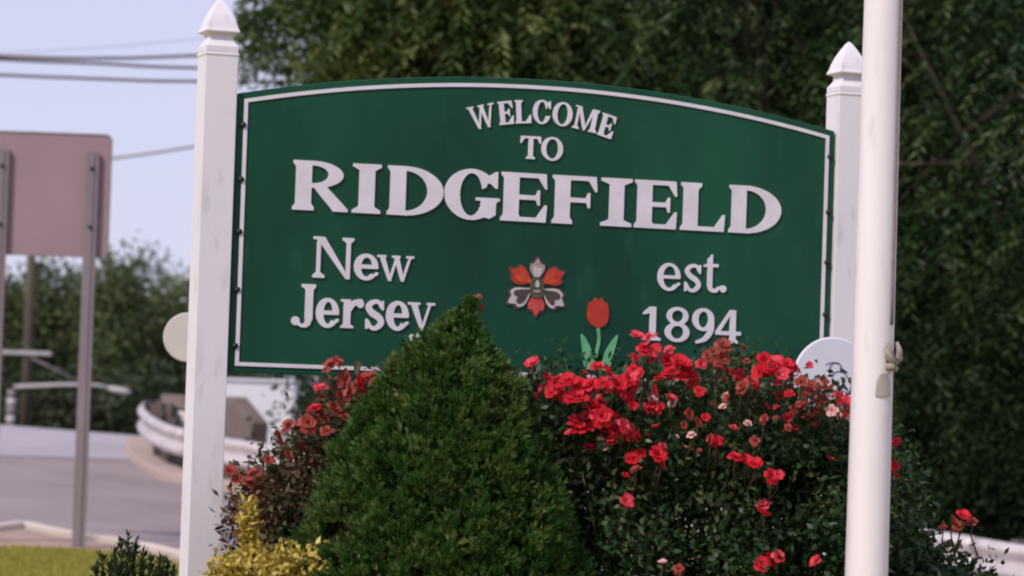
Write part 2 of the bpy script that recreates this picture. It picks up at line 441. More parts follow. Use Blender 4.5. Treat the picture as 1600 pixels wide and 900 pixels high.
# ------------------------------------------------------------------ lettering: serif glyphs drawn on a raster, traced to outlines
class Glyph:
    RES = 150

    def __init__(s, W, y0=-0.35, y1=1.1):
        s.W = W; s.x0, s.y0 = -0.12, y0
        s.nx, s.ny = int((W + 0.24) * s.RES), int((y1 - y0) * s.RES)
        s.X, s.Y = np.meshgrid(s.x0 + np.arange(s.nx) / s.RES, s.y0 + np.arange(s.ny) / s.RES)
        s.m = np.zeros((s.ny, s.nx), bool)

    def put(s, k, on):
        if on: s.m |= k
        else: s.m &= ~k

    def poly(s, pts, on=True):
        k = np.zeros_like(s.m); n = len(pts)
        for i in range(n):
            (xa, ya), (xb, yb) = pts[i], pts[(i + 1) % n]
            if ya == yb: continue
            c = ((ya > s.Y) != (yb > s.Y)) & (s.X < (xb - xa) * (s.Y - ya) / (yb - ya) + xa)
            k ^= c
        s.put(k, on)

    def rect(s, x0, x1, y0, y1, on=True): s.put((s.X >= x0) & (s.X <= x1) & (s.Y >= y0) & (s.Y <= y1), on)

    def ring(s, cx, cy, rx, ry, ix, iy, clip=None, dx=0):
        k = (((s.X - cx) / rx) ** 2 + ((s.Y - cy) / ry) ** 2 <= 1) & ~(((s.X - cx - dx) / ix) ** 2 + ((s.Y - cy) / iy) ** 2 <= 1)
        if clip is not None: k &= clip
        s.m |= k

    def brush(s, pts, ws, on=True):
        P = np.array(pts, float); n = len(P)
        Q = np.vstack([2 * P[0] - P[1], P, 2 * P[-1] - P[-2]]); w = np.array(ws, float)
        k = np.zeros_like(s.m)
        for i in range(n - 1):
            a, b, c, d = Q[i:i + 4]
            for t in np.linspace(0, 1, 18):
                p = 0.5 * ((2 * b) + (c - a) * t + (2 * a - 5 * b + 4 * c - d) * t * t + (3 * b - a - 3 * c + d) * t ** 3)
                r = (w[i] * (1 - t) + w[i + 1] * t) / 2
                k |= (s.X - p[0]) ** 2 + (s.Y - p[1]) ** 2 <= r * r
        s.put(k, on)

    def serif(s, x0, x1, y, up, sx0, sx1, th=0.07, br=0.07):
        """slab serif at height y spanning sx0..sx1 with brackets onto the stem x0..x1; up=True for a foot"""
        q = 1 if up else -1
        s.rect(sx0, sx1, min(y, y + q * th), max(y, y + q * th))
        s.poly([(sx0 + 0.01, y + q * th), (x0 - 0.0, y + q * (th + br)), (x1, y + q * (th + br)), (sx1 - 0.01, y + q * th)])

    def stem(s, x0, x1, y0=0, y1=1, foot=None, head=None):
        s.rect(x0, x1, y0, y1)
        if foot: s.serif(x0, x1, y0, True, *foot)
        if head: s.serif(x0, x1, y1, False, *head)

    def outlines(s):
        a = s.m.astype(float)
        a[0], a[-1], a[:, 0], a[:, -1] = 0, 0, 0, 0
        for _ in range(2):
            p = np.pad(a, 1); a = (p[:-2, 1:-1] + p[2:, 1:-1] + p[1:-1, :-2] + p[1:-1, 2:] + 2 * p[1:-1, 1:-1]) / 6
        T = 0.5001; b = a > T
        idx = b[:-1, :-1] * 1 + b[:-1, 1:] * 2 + b[1:, 1:] * 4 + b[1:, :-1] * 8
        segs = {}
        tab = {1: [(3, 0)], 2: [(0, 1)], 3: [(3, 1)], 4: [(1, 2)], 5: [(3, 2), (1, 0)], 6: [(0, 2)], 7: [(3, 2)], 8: [(2, 3)], 9: [(2, 0)], 10: [(0, 3), (2, 1)], 11: [(2, 1)], 12: [(1, 3)], 13: [(1, 0)], 14: [(0, 3)]}
        def key(i, j, e): return {0: (i, j, 'h'), 1: (i, j + 1, 'v'), 2: (i + 1, j, 'h'), 3: (i, j, 'v')}[e]
        for i, j in zip(*np.nonzero((idx > 0) & (idx < 15))):
            for e0, e1 in tab[int(idx[i, j])]:
                segs[key(i, j, e0)] = key(i, j, e1)
        def pt(k):
            i, j, o = k
            i2, j2 = (i, j + 1) if o == 'h' else (i + 1, j)
            t = (T - a[i, j]) / (a[i2, j2] - a[i, j])
            return (s.x0 + (j + (j2 - j) * t) / s.RES, s.y0 + (i + (i2 - i) * t) / s.RES)
        loops = []
        while segs:
            k0 = next(iter(segs)); k = k0; lp = []
            while k in segs:
                lp.append(pt(k)); k = segs.pop(k)
            if len(lp) > 8: loops.append(simplify(lp, 0.0035))
        return loops


def simplify(lp, tol):
    def rdp(p):
        if len(p) < 3: return p
        a, b = np.array(p[0]), np.array(p[-1]); d = b - a; L = np.hypot(*d) or 1e-9
        q = np.array(p); dist = np.abs(d[0] * (q[:, 1] - a[1]) - d[1] * (q[:, 0] - a[0])) / L
        i = int(dist.argmax())
        if dist[i] < tol: return [p[0], p[-1]]
        return rdp(p[:i + 1])[:-1] + rdp(p[i:])
    h = len(lp) // 2
    return rdp(lp[:h + 1])[:-1] + rdp(lp[h:] + [lp[0]])[:-1]


def glyph(ch, W, s, t):
    """ch with width W for cap height (or x-height unit) 1, stem s, hairline t"""
    g = Glyph(W)
    e = 0.06                                            # serif overhang
    if ch == 'I':
        a = (W - s) / 2; g.stem(a, a + s, foot=(0, W), head=(0, W))
    elif ch in 'EFL':
        a = e; g.stem(a, a + s, foot=(0, a + s + (e if ch != 'L' else 0)), head=(0, a + s + (0.08 if ch == 'L' else 0)))
        R = W
        if ch in 'EF':
            g.rect(a, R - 0.05, 1 - t, 1); g.poly([(R - 0.06 - 0.14, 1 - t), (R - 0.05, 1), (R - 0.03, 1), (R - 0.005, 0.68), (R - 0.045, 0.68)])
            g.rect(a, R - 0.22, 0.5 - t / 2, 0.5 + t / 2); g.poly([(R - 0.27, 0.5), (R - 0.20, 0.66), (R - 0.155, 0.66), (R - 0.155, 0.34), (R - 0.20, 0.34)])
        if ch in 'EL':
            g.rect(a, R - 0.04, 0, t); g.poly([(R - 0.06 - 0.17, t), (R - 0.04, 0), (R - 0.02, 0), (R, 0.36), (R - 0.045, 0.36)])
    elif ch == 'D':
        a = e; g.stem(a, a + s, foot=(0, a + s), head=(0, a + s))
        cx = a + s * 0.9; rx = W - cx
        g.ring(cx, 0.5, rx, 0.5, rx - s * 1.05, 0.5 - t, g.X >= cx - 0.02)
    elif ch == 'R':
        a = e; g.stem(a, a + s, foot=(0, a + s + e), head=(0, a + s))
        cx = a + s + 0.03; rx = W * 0.90 - cx
        g.rect(a, cx, 1 - t, 1); g.rect(a, cx, 0.46, 0.46 + t)
        g.ring(cx, 0.73, rx, 0.27, rx - s * 0.95, 0.27 - t, g.X >= cx - 0.01)
        g.poly([(cx - 0.02, 0.50), (cx + s * 0.85, 0.50), (W - 0.02, 0.07), (W - 0.02, 0.0), (W - s * 0.95, 0.0)])
        g.serif(W - s * 0.8, W - 0.1, 0, True, W - s * 1.0, W, 0.06, 0.0)
    elif ch in 'GCO':
        cx = W / 2
        g.ring(cx, 0.5, W / 2, 0.52, W / 2 - s * 1.02, 0.52 - t * 0.9)
        if ch != 'O':
            lo = 0.45 if ch == 'G' else 0.34
            g.poly([(cx, 0.5), (W * 0.78, 0.66), (W * 0.80, 0.74), (W + 0.2, 0.74), (W + 0.2, lo), (W * 0.80, lo), (cx, lo)], False)
            g.poly([(W - 0.045, 0.99), (W - 0.01, 0.99), (W - 0.01, 0.64), (W - 0.055, 0.64), (W - s * 0.75, 0.80), (W - s * 0.6, 0.9)])
            if ch == 'G':
                g.poly([(W - 0.04 - s, 0.06), (W - 0.04 - s, 0.43), (W - 0.04, 0.43), (W - 0.04, 0.10), (W - s * 0.55, 0.02)])
                g.rect(W - s - 0.15, W + 0.04, 0.38, 0.45)
    elif ch == 'W':
        q = W * 0.985
        h = s * 0.95
        g.poly([(0.04, 1), (0.04 + h, 1), (q * 0.40, 0), (q * 0.31, 0)])
        g.poly([(q * 0.31, 0), (q * 0.37, 0), (q * 0.56, 0.9), (q * 0.50, 0.9)])
        g.poly([(q * 0.44, 0.98), (q * 0.44 + h, 0.98), (q * 0.75, 0), (q * 0.66, 0)])
        g.poly([(q * 0.66, 0), (q * 0.73, 0), (q * 0.95, 1), (q * 0.89, 1)])
        g.rect(0, h + 0.12, 0.93, 1); g.rect(q * 0.42, q * 0.44 + h + 0.06, 0.93, 1); g.rect(q * 0.80, W, 0.93, 1)
    elif ch == 'M':
        g.stem(0.10, 0.10 + t, foot=(0, 0.2 + t), head=None); g.rect(0.0, 0.12, 0.93, 1)
        g.stem(W - 0.08 - s, W - 0.08, foot=(W - s - 0.16, W), head=(W - s - 0.08, W))
        g.poly([(0.06, 1), (0.06 + s, 1), (W * 0.53, 0.14), (W * 0.46, 0)])
        g.poly([(W * 0.46, 0), (W * 0.51, 0.02), (W - 0.06 - s * 0.6, 1), (W - 0.12 - s, 1)])
    elif ch == 'T':
        a = (W - s) / 2; g.stem(a, a + s, foot=(a - 0.1, a + s + 0.1))
        g.rect(0.02, W - 0.02, 1 - t, 1)
        g.poly([(0, 0.68), (0.045, 0.68), (0.19, 1 - t), (0.02, 1)]); g.poly([(W, 0.68), (W - 0.045, 0.68), (W - 0.19, 1 - t), (W - 0.02, 1)])
    elif ch == 'N':
        g.stem(0.09, 0.09 + t, foot=(0, 0.2 + t)); g.rect(0, 0.1, 0.93, 1)
        g.stem(W - 0.09 - t, W - 0.09, head=(W - 0.2 - t, W))
        g.poly([(0.04, 1), (0.06 + s * 1.15, 1), (W - 0.09, 0.0), (W - 0.09 - t, -0.01), ])
    elif ch == 'J':
        a = W - e - s
        g.stem(a, a + s, 0.16, 1, head=(a - 0.1, W))
        g.brush([(a + s * 0.55, 0.3), (a + s * 0.35, 0.08), (a - s * 0.35, 0.015), (0.13, 0.10)], [s * 0.9, s * 0.75, s * 0.4, s * 0.5])
        g.brush([(0.10, 0.12), (0.105, 0.13)], [0.2, 0.2])
    elif ch == 'e':
        g.ring(W / 2, 0.5, W / 2, 0.52, W / 2 - s, 0.52 - t, None, 0.02)
        g.poly([(W / 2, 0.42), (W + 0.1, 0.46), (W + 0.1, 0.22), (W * 0.72, 0.24)], False)
        g.rect(s * 0.6, W - 0.03, 0.44, 0.44 + t)
        g.brush([(W - 0.08, 0.24), (W - 0.045, 0.27)], [t * 0.9, t * 0.7])
    elif ch == 'w':
        h = s * 0.95
        g.poly([(0.05, 1), (0.05 + h, 1), (W * 0.40, 0), (W * 0.31, 0)])
        g.poly([(W * 0.31, 0), (W * 0.38, 0), (W * 0.56, 0.92), (W * 0.50, 0.92)])
        g.poly([(W * 0.43, 0.98), (W * 0.43 + h, 0.98), (W * 0.75, 0), (W * 0.66, 0)])
        g.poly([(W * 0.66, 0), (W * 0.73, 0), (W * 0.94, 1), (W * 0.88, 1)])
        g.rect(0, h + 0.12, 0.91, 1); g.rect(W * 0.40, W * 0.43 + h + 0.06, 0.91, 1); g.rect(W * 0.79, W, 0.91, 1)
    elif ch == 'r':
        g.stem(0.1, 0.1 + s, foot=(0, s + 0.22)); g.rect(0, 0.12, 0.91, 1)
        g.brush([(0.1 + s * 0.8, 0.62), (0.1 + s * 1.4, 0.86), (W - 0.14, 0.93)], [t, t * 1.4, t * 1.5])
        g.brush([(W - 0.14, 0.84), (W - 0.13, 0.85)], [0.25, 0.25])
    elif ch == 's':
        g.brush([(W - 0.10, 0.76), (W * 0.66, 0.95), (W * 0.36, 0.93), (W * 0.17, 0.76), (W * 0.35, 0.57), (W * 0.67, 0.43), (W * 0.83, 0.24), (W * 0.62, 0.06), (W * 0.33, 0.055), (0.09, 0.26)],
                [t, t, t * 1.2, s * 0.85, s, s, s * 0.85, t * 1.2, t, t])
        g.poly([(W - 0.09, 1), (W - 0.04, 1), (W - 0.04, 0.66), (W - 0.10, 0.66), (W - 0.2, 0.86)])
        g.poly([(0.09, 0), (0.03, 0), (0.03, 0.36), (0.09, 0.36), (0.2, 0.14)])
    elif ch == 'y':
        g.poly([(0.06, 1), (0.06 + s * 1.05, 1), (W * 0.60, 0.08), (W * 0.50, 0.0)])
        g.poly([(W * 0.88, 1), (W * 0.80, 1), (W * 0.45, -0.08), (W * 0.53, -0.1)])
        g.brush([(W * 0.49, -0.05), (W * 0.38, -0.26), (W * 0.22, -0.27)], [t, t * 1.3, t * 1.5])
        g.brush([(W * 0.18, -0.22), (W * 0.185, -0.22)], [0.2, 0.2])
        g.rect(0, s + 0.2, 0.91, 1); g.rect(W * 0.70, W, 0.91, 1)
    elif ch == 't':
        a = W * 0.24
        g.rect(a, a + s, 0.16, 0.9); g.poly([(a, 0.74), (a + s, 0.74), (a + s, 1.0), (a + s * 0.75, 1.0), (a, 0.82)])
        g.poly([(0, 0.67), (W * 0.92, 0.67), (W * 0.92, 0.755), (a, 0.755), (0.0, 0.71)])
        g.brush([(a + s * 0.5, 0.22), (a + s * 0.7, 0.08), (W * 0.76, 0.05), (W - 0.01, 0.13)], [s, s * 0.8, t * 0.9, t * 0.6])
    elif ch == '.':
        g.brush([(W / 2, W / 2 - 0.02), (W / 2 + 0.005, W / 2 - 0.02)], [W, W])
    elif ch == '1':
        a = (W - s) / 2 + 0.02
        g.stem(a, a + s, foot=(0.04, W)); g.poly([(a, 1), (a + s, 1.0), (a, 0.80), (0.0, 0.76), (0, 0.82)])
    elif ch == '8':
        g.ring(W / 2, 0.75, W * 0.44, 0.27, W * 0.44 - s * 0.85, 0.27 - t)
        g.ring(W / 2, 0.27, W * 0.5, 0.29, W * 0.5 - s * 1.0, 0.29 - t)
    elif ch == '9':
        g.ring(W / 2, 0.68, W / 2, 0.34, W / 2 - s, 0.34 - t)
        g.brush([(W - s * 0.5, 0.66), (W - s * 0.6, 0.36), (W * 0.62, 0.12), (W * 0.22, -0.0)], [s, s, s * 0.75, t * 0.8])
    elif ch == '4':
        a = W * 0.56
        g.stem(a, a + s, foot=(a - 0.08, a + s + 0.08)); g.rect(0.0, W, 0.25, 0.25 + t * 1.1)
        g.poly([(0.0, 0.25), (0.0, 0.34), (a, 1), (a + 0.05, 1), (a + 0.02, 0.86), (0.13, 0.33), (0.13, 0.25)])
    return g.outlines()


def flat_shape(name, loops, depth, mat, xf, parent, bev=True):
    """extrude 2-D loops (first outer, others holes) to a solid whose front is at local y=-depth; xf maps (x, y) to panel (u, z)"""
    loops = [[xf(*p) for p in lp] for lp in loops]
    area = lambda L: sum(L[i][0] * L[(i + 1) % len(L)][1] - L[(i + 1) % len(L)][0] * L[i][1] for i in range(len(L))) / 2
    loops.sort(key=lambda L: -abs(area(L)))
    pts = [p for L in loops for p in L]; n = len(pts)
    tris = tessellate_polygon([[Vector((p[0], p[1], 0)) for p in L] for L in loops])
    v = [(p[0], -depth, p[1]) for p in pts] + [(p[0], 0, p[1]) for p in pts]
    f = [tuple(t) for t in tris]
    k = 0
    for L in loops:
        m = len(L)
        for i in range(m):
            a, b = k + i, k + (i + 1) % m
            f.append((a, b, n + b, n + a))
        k += m
    me = mesh(name, v, f, mat)
    bm = bmesh.new(); bm.from_mesh(me); bmesh.ops.recalc_face_normals(bm, faces=bm.faces[:])
    # open back: make sure fronts look to -y
    for fc in bm.faces:
        if abs(fc.normal.y) > 0.9 and fc.normal.y > 0: fc.normal_flip()
    bm.to_mesh(me); bm.free()
    return link(name, me, parent)


# ------------------------------------------------------------------ the welcome sign
PL, PR = at(363, 400, 13.7), at(1306, 400, 14.57)
SIGN_RZ = math.atan2(PR[1] - PL[1], PR[0] - PL[0])
SW = 2.605                                              # panel length
sign = empty('welcome_sign', (PL[0], PL[1], 0), SIGN_RZ)
tag(sign, 'green arched town welcome sign with white serif lettering hung between two white posts', 'sign')
PF = 0.0                                                # panel front plane, local y
TH = 0.045
ZB, ZC, ZT = 1.612, 2.722, 2.858


def arch(u, inset=0.0):
    """panel top height above u; circle through both corners and the crown"""
    h = ZT - ZC; w = SW / 2
    R = (w * w + h * h) / (2 * h)
    return ZT - R + math.sqrt((R - inset) ** 2 - (u - w) ** 2)


def panel_loop(ins, n=36):
    L = [(ins, ZB + ins), (SW - ins, ZB + ins)]
    for k in range(n + 1):
        u = SW - ins - (SW - 2 * ins) * k / n
        L.append((u, arch(u, ins)))
    return L


Lp = panel_loop(0)
n_ = len(Lp)
pm = MB()
pm.add([(p[0], PF, p[1]) for p in Lp] + [(p[0], PF + TH, p[1]) for p in Lp],
       [tuple(range(n_)), tuple(range(n_, 2 * n_))[::-1]] + [(i, (i + 1) % n_, n_ + (i + 1) % n_, n_ + i) for i in range(n_)])
panel = pm.build('panel', MT['green'], sign, bevel=0.004)
panel['label'] = 'green painted sign board with an arched top'
A, B = panel_loop(0.026), panel_loop(0.041)
bm_ = MB()
vv = [(p[0], PF - 0.006, p[1]) for p in A] + [(p[0], PF - 0.006, p[1]) for p in B] + [(p[0], PF - 0.0005, p[1]) for p in A] + [(p[0], PF - 0.0005, p[1]) for p in B]
ff = []
for i in range(n_):
    j = (i + 1) % n_
    ff += [(i, j, n_ + j, n_ + i), (i, j, 2 * n_ + j, 2 * n_ + i), (n_ + i, n_ + j, 3 * n_ + j, 3 * n_ + i)]
border = bm_.add(vv, ff).build('border_line', MT['letter'], panel)
for u, zs in ((0.0135, (2.597, 2.38, 2.171, 1.941, 1.717)), (SW - 0.0135, (2.613, 2.377, 2.166, 1.945, 1.72))):
    for z in zs:
        b = MB().disc((0, -0.004, 0), 0.012, 0.012, 12).build('bolt', MT['dark'], panel, True)
        b.location = (u + (0.01 if u < 1 else -0.008), PF - 0.002, z)

GC = {}


def letter(ch, u0, u1, z0, h, s, t, rot=0.0, mat='letter', dep=0.007):
    W = (u1 - u0) / h
    k = (ch, round(W, 3), s, t)
    if k not in GC: GC[k] = glyph(ch, W, s, t)
    cu = (u0 + u1) / 2
    c, sn = math.cos(rot), math.sin(rot)

    def xf(x, y):
        a, b = x * h - (u1 - u0) / 2, y * h
        return (cu + a * c - b * sn, z0 + a * sn + b * c)
    o = flat_shape('letter', GC[k], dep, MT[mat], xf, panel)
    o.location.y = PF - 0.001
    return o


for ch, a, b in [('R', .238, .470), ('I', .487, .606), ('D', .634, .872), ('G', .876, 1.106), ('E', 1.120, 1.320), ('F', 1.343, 1.540), ('I', 1.557, 1.694), ('E', 1.706, 1.895), ('L', 1.912, 2.112), ('D', 2.130, 2.367)]:
    letter(ch, a, b, 2.270, 0.200, 0.325, 0.095)
for ch, a, b in [('W', .955, 1.082), ('E', 1.090, 1.158), ('L', 1.164, 1.238), ('C', 1.243, 1.326), ('O', 1.332, 1.424), ('M', 1.428, 1.542), ('E', 1.546, 1.616)]:
    a, b = 1.288 + (a - 1.288) * 0.93, 1.288 + (b - 1.288) * 0.93
    u = (a + b) / 2 - 1.288
    letter(ch, a, b, 2.676 - u * u / 1.9, 0.096, 0.20, 0.09, -u / 1.05)
letter('T', 1.196, 1.286, 2.528, 0.094, 0.21, 0.10); letter('O', 1.288, 1.382, 2.528, 0.094, 0.21, 0.10)
letter('N', .332, .502, 2.002, 0.166, 0.19, 0.095); letter('e', .504, .606, 2.002, 0.104, 0.26, 0.15); letter('w', .602, .756, 2.002, 0.104, 0.24, 0.13)
letter('J', .250, .348, 1.805, 0.170, 0.185, 0.09)
for ch, a, b in [('e', .352, .448), ('r', .456, .552), ('s', .557, .640), ('e', .646, .742), ('y', .738, .852)]:
    letter(ch, a, b, 1.805, 0.116, 0.245, 0.14)
for ch, a, b in [('e', 1.818, 1.920), ('s', 1.936, 2.016), ('t', 2.024, 2.096)]:
    letter(ch, a, b, 2.016, 0.112 if ch != 't' else 0.158, 0.20 if ch != 't' else 0.14, 0.12)
letter('.', 2.098, 2.128, 2.018, 0.030, 0.5, 0.5)
for ch, a, b in [('1', 1.760, 1.840), ('8', 1.858, 1.968), ('9', 1.980, 2.078), ('4', 2.086, 2.200)]:
    letter(ch, a, b, 1.806, 0.140, 0.19, 0.10)


def closed(pts, n=6):
    P = np.array(pts, float); m = len(P); out = []
    for i in range(m):
        a, b, c, d = P[i - 1], P[i], P[(i + 1) % m], P[(i + 2) % m]
        for t in np.arange(n) / n:
            out.append(tuple(0.5 * ((2 * b) + (c - a) * t + (2 * a - 5 * b + 4 * c - d) * t * t + (3 * b - a - 3 * c + d) * t ** 3)))
    return out


def ornament(name, pts, mat, dep=0.006, mirror=None, shift=(0, 0), sc=1.0, rot=0):
    c, s = math.cos(rot), math.sin(rot)

    def xf(x, y):
        x, y = x * sc, y * sc
        if mirror: x = -x
        return (shift[0] + x * c - y * s, shift[1] + x * s + y * c)
    o = flat_shape(name, [closed(pts)], dep, MT[mat], xf, panel)
    o.location.y = PF - 0.001
    return o


FC = (1.287, 2.010)                                     # middle of the painted flower
petal = [(0, 0.012), (0.010, 0.036), (0.026, 0.060), (0.040, 0.086), (0.038, 0.110), (0.020, 0.116), (0.002, 0.142), (-0.018, 0.118), (-0.034, 0.114), (-0.041, 0.088), (-0.028, 0.060), (-0.010, 0.036)]
inner_p = [(0, 0.030), (0.012, 0.048), (0.022, 0.066), (0.028, 0.090), (0.016, 0.098), (0.004, 0.090), (-0.010, 0.104), (-0.025, 0.096), (-0.023, 0.072), (-0.010, 0.048)]
for ang, m_, im, sc_ in [(0, 'signpink', 'signpale', 0.78), (-62, 'signred', 'signorange', 0.92), (62, 'signred', 'signorange', 0.92), (-122, 'signpale', 'signshade', 1.0), (122, 'signpale', 'signshade', 1.0), (180, 'signcoral', None, 0.86)]:
    r = math.radians(ang)
    ornament('petal_outline', petal, 'signshade', 0.004, None, FC, sc_ * 1.10, r)
    ornament('flower_petal', petal, m_, 0.007, None, FC, sc_, r)
    if im: ornament('petal_mark', inner_p, im, 0.009, None, FC, sc_ * (1.0 if im == 'signorange' else 0.98 if im == 'signpale' else 1.06), r)
ornament('flower_heart', [(0.03, 0.0), (0.022, 0.028), (0, 0.036), (-0.022, 0.028), (-0.03, 0), (-0.026, -0.04), (0, -0.05), (0.026, -0.04)], 'signgold', 0.011, None, FC)
ornament('flower_stamen', [(0.008, 0.012), (0, 0.024), (-0.008, 0.012), (-0.007, -0.004), (0.007, -0.004)], 'signpale', 0.013, None, FC)
ornament('flower_stamen', [(0.018, -0.022), (0, -0.016), (-0.018, -0.022), (0, -0.028)], 'signpink', 0.013, None, FC)
TC = (1.560, 1.85)
ornament('tulip_head', [(0, 0.0), (0.034, 0.014), (0.046, 0.048), (0.040, 0.098), (0.024, 0.106), (0.012, 0.122), (0, 0.110), (-0.014, 0.122), (-0.026, 0.106), (-0.042, 0.098), (-0.048, 0.05), (-0.034, 0.014)], 'signred', 0.007, None, TC)
ornament('tulip_stem', [(-0.006, 0.005), (0.006, 0.005), (0.014, -0.05), (0.004, -0.11), (-0.006, -0.17), (-0.018, -0.17), (-0.010, -0.11), (0.001, -0.05)], 'signleaf', 0.005, None, TC)
ornament('tulip_leaf', [(-0.072, -0.03), (-0.040, -0.065), (-0.022, -0.11), (-0.014, -0.17), (-0.05, -0.17), (-0.062, -0.11)], 'signleaf', 0.007, None, TC)
ornament('tulip_leaf', [(0.090, -0.028), (0.056, -0.065), (0.034, -0.11), (0.022, -0.17), (0.055, -0.17), (0.074, -0.10)], 'signleaf', 0.007, None, TC)

# posts: square sleeves with gothic caps
PH = 0.0665
for lu, ztop, lab in ((-0.010 - PH, 3.10, 'white square post carrying the sign\'s left end'), (SW + 0.008 + PH, 3.11, 'white square post at the sign\'s right end, half behind the flagpole')):
    wx, wy = PL[0] + lu * math.cos(SIGN_RZ), PL[1] + lu * math.sin(SIGN_RZ)
    zb = tz(wx, wy) - 0.05
    zn = ztop - 0.235
    p = MB().sqlathe([(PH, zb), (PH, zn), (PH + 0.003, zn + 0.004), (PH + 0.003, zn + 0.012), (PH, zn + 0.016)]).build('post', MT['vinyl'], sign, bevel=0.004)
    p.location = (lu, PF + PH - 0.022, 0)
    p['label'] = lab
    cap = MB().sqlathe([(PH, 0.0165), (PH, 0.040), (0.048, 0.066), (0.047, 0.082), (0.050, 0.090), (PH + 0.003, 0.096), (PH + 0.003, 0.102), (0.064, 0.112), (0.056, 0.140), (0.044, 0.170), (0.028, 0.200), (0.012, 0.226), (0.002, 0.236)]).build('post_cap', MT['vinyl'], p, bevel=0.002)
    cap.location = (0, 0, zn)
    for z in (1.75, 2.55):
        br = MB().box(-0.02, 0.02, 0, 0.004, -0.03, 0.03).build('bracket', MT['dark'], p)
        br.location = ((PH - 0.014) * (1 if lu < 0 else -1), 0.075, z)

# ------------------------------------------------------------------ round plaque on the right post
pq = at(1300, 594, 14.22)
plaque = empty('round_plaque', pq, SIGN_RZ)
tag(plaque, 'round white plaque with faint violet marks at the sign\'s lower right corner', 'plaque')
MB().disc((0, 0, 0), 0.178, 0.014, 56).build('plate', MT['plaque'], plaque)
MB().box(-0.02, 0.02, 0.0075, 0.11, -0.03, 0.03).build('bracket', MT['steel'], plaque)


def ringmark(r0, r1, a0, a1, dy=-0.0085, c=(0, 0)):
    v, f = [], []
    n = 28
    for k in range(n + 1):
        t = math.radians(a0 + (a1 - a0) * k / n)
        v += [(c[0] + r0 * math.cos(t), dy, c[1] + r0 * math.sin(t)), (c[0] + r1 * math.cos(t), dy, c[1] + r1 * math.sin(t))]
    for k in range(n): f.append((2 * k, 2 * k + 1, 2 * k + 3, 2 * k + 2))
    return MB().add(v, f)


for r0, r1, a0, a1, c in [(0.034, 0.040, 20, 160, (0.03, 0.0)), (0.028, 0.034, 200, 330, (-0.03, -0.02)), (0.06, 0.066, -50, 20, (0.02, -0.02)), (0.045, 0.05, 100, 210, (-0.05, -0.03)), (0.02, 0.027, 0, 300, (0.045, -0.045)), (0.05, 0.055, 60, 130, (0.0, 0.02)), (0.024, 0.030, 10, 200, (0.012, 0.045)), (0.018, 0.025, 160, 350, (-0.095, 0.015)), (0.012, 0.019, 0, 320, (-0.065, 0.0))]:
    ringmark(r0, r1, a0, a1, -0.0085, c).build('mark', MT['ink'], plaque)

# ------------------------------------------------------------------ flagpole in front of the right post
fb, ft = at(1350, 899, 12.6), at(1384, 1, 12.6)
fx = (fb[0] + ft[0]) / 2
fz0 = tz(fx, 12.6)
fp = empty('flagpole', (fx, 12.6, fz0))
tag(fp, 'thick white flagpole rising past the right end of the welcome sign', 'flagpole')
hs = np.linspace(-0.1, 8.0, 30)
MB().tube([(0, 0, h) for h in hs], [0.083 - 0.0042 * h for h in hs], 40).build('shaft', MT['polepaint'], fp, True)
MB().tube([(0, 0, 0.0), (0, 0, 0.05), (0, 0, 0.09)], [0.16, 0.15, 0.09], 32).build('base_collar', MT['polepaint'], fp, True)
MB().tube([(0, 0, 8.0), (0, 0, 8.03), (0, 0, 8.08), (0, 0, 8.13), (0, 0, 8.15)], [0.03, 0.05, 0.065, 0.045, 0.005], 24).build('finial', MT['brass'], fp, True)


def surf_pt(px, py, off):
    """point on the pole's camera side for a pixel column offset (m from axis) at pixel height"""
    p = at(px, py, 12.6); z = p[2] - fz0
    return z


zc = at(1390, 560, 12.6)[2] - fz0                       # cleat height
zr = at(1392, 508, 12.6)[2] - fz0
rp_ = []
for z in np.linspace(zr, 7.9, 40):
    r = 0.083 - 0.0042 * z
    rp_.append((r * 0.80, -r * 0.66, z))
MB().tube(rp_, 0.0065, 8).build('halyard', MT['rope'], fp, True)
rr_ = 0.083 - 0.0042 * zc
cl = MB()
cl.tube([(rr_ * .50, -rr_ * .92, zc + 0.040), (rr_ * .68, -rr_ * 1.0, zc + 0.010), (rr_ * .95, -rr_ * .86, zc - 0.024), (rr_ * 1.18, -rr_ * .62, zc - 0.004), (rr_ * 1.22, -rr_ * .5, zc + 0.03), (rr_ * 1.08, -rr_ * .50, zc + 0.060)], [0.006, 0.013, 0.016, 0.015, 0.011, 0.006], 10)
cl.tube([(rr_ * .55, -rr_ * .88, zc - 0.034), (rr_ * .80, -rr_ * .92, zc - 0.030), (rr_ * 1.08, -rr_ * .62, zc - 0.040)], [0.012, 0.017, 0.011], 10)
cl.tube([(rr_ * .60, -rr_ * .84, zc + 0.055), (rr_ * .95, -rr_ * .84, zc - 0.03)], [0.007, 0.008], 8)
cl.build('cleat', MT['brass'], fp, True)
# loops of line tied on the cleat and the small plate under it
lk = MB()
for dz, q in ((0.0, 1.0), (0.014, 1.06), (-0.012, 1.03)):
    lk.tube([(rr_ * (.55 + .6 * k / 8) * q, -rr_ * (.86 - .34 * (k / 8) ** 2) * q, zc + dz + 0.02 * math.sin(k * 0.9)) for k in range(9)], 0.005, 6)
lk.build('tied_line', MT['rope'], fp, True)
zp = at(1374, 602, 12.6)[2] - fz0
v, f = [], []
for j, z in enumerate((zp - 0.040, zp - 0.036, zp + 0.016, zp + 0.042)):
    w = (0.2, 0.2, 0.25, 0.5)[j]
    for k in range(7):
        a = -math.pi / 2 + w * 0.9 * 0 + (0.06 + (0.80 - (0.0, 0.0, 0.10, 0.45)[j]) * k / 6 + (0.0, 0.0, 0.05, 0.24)[j])
        r = 0.083 - 0.0042 * z + 0.003
        v.append((r * math.cos(a), r * math.sin(a), z))
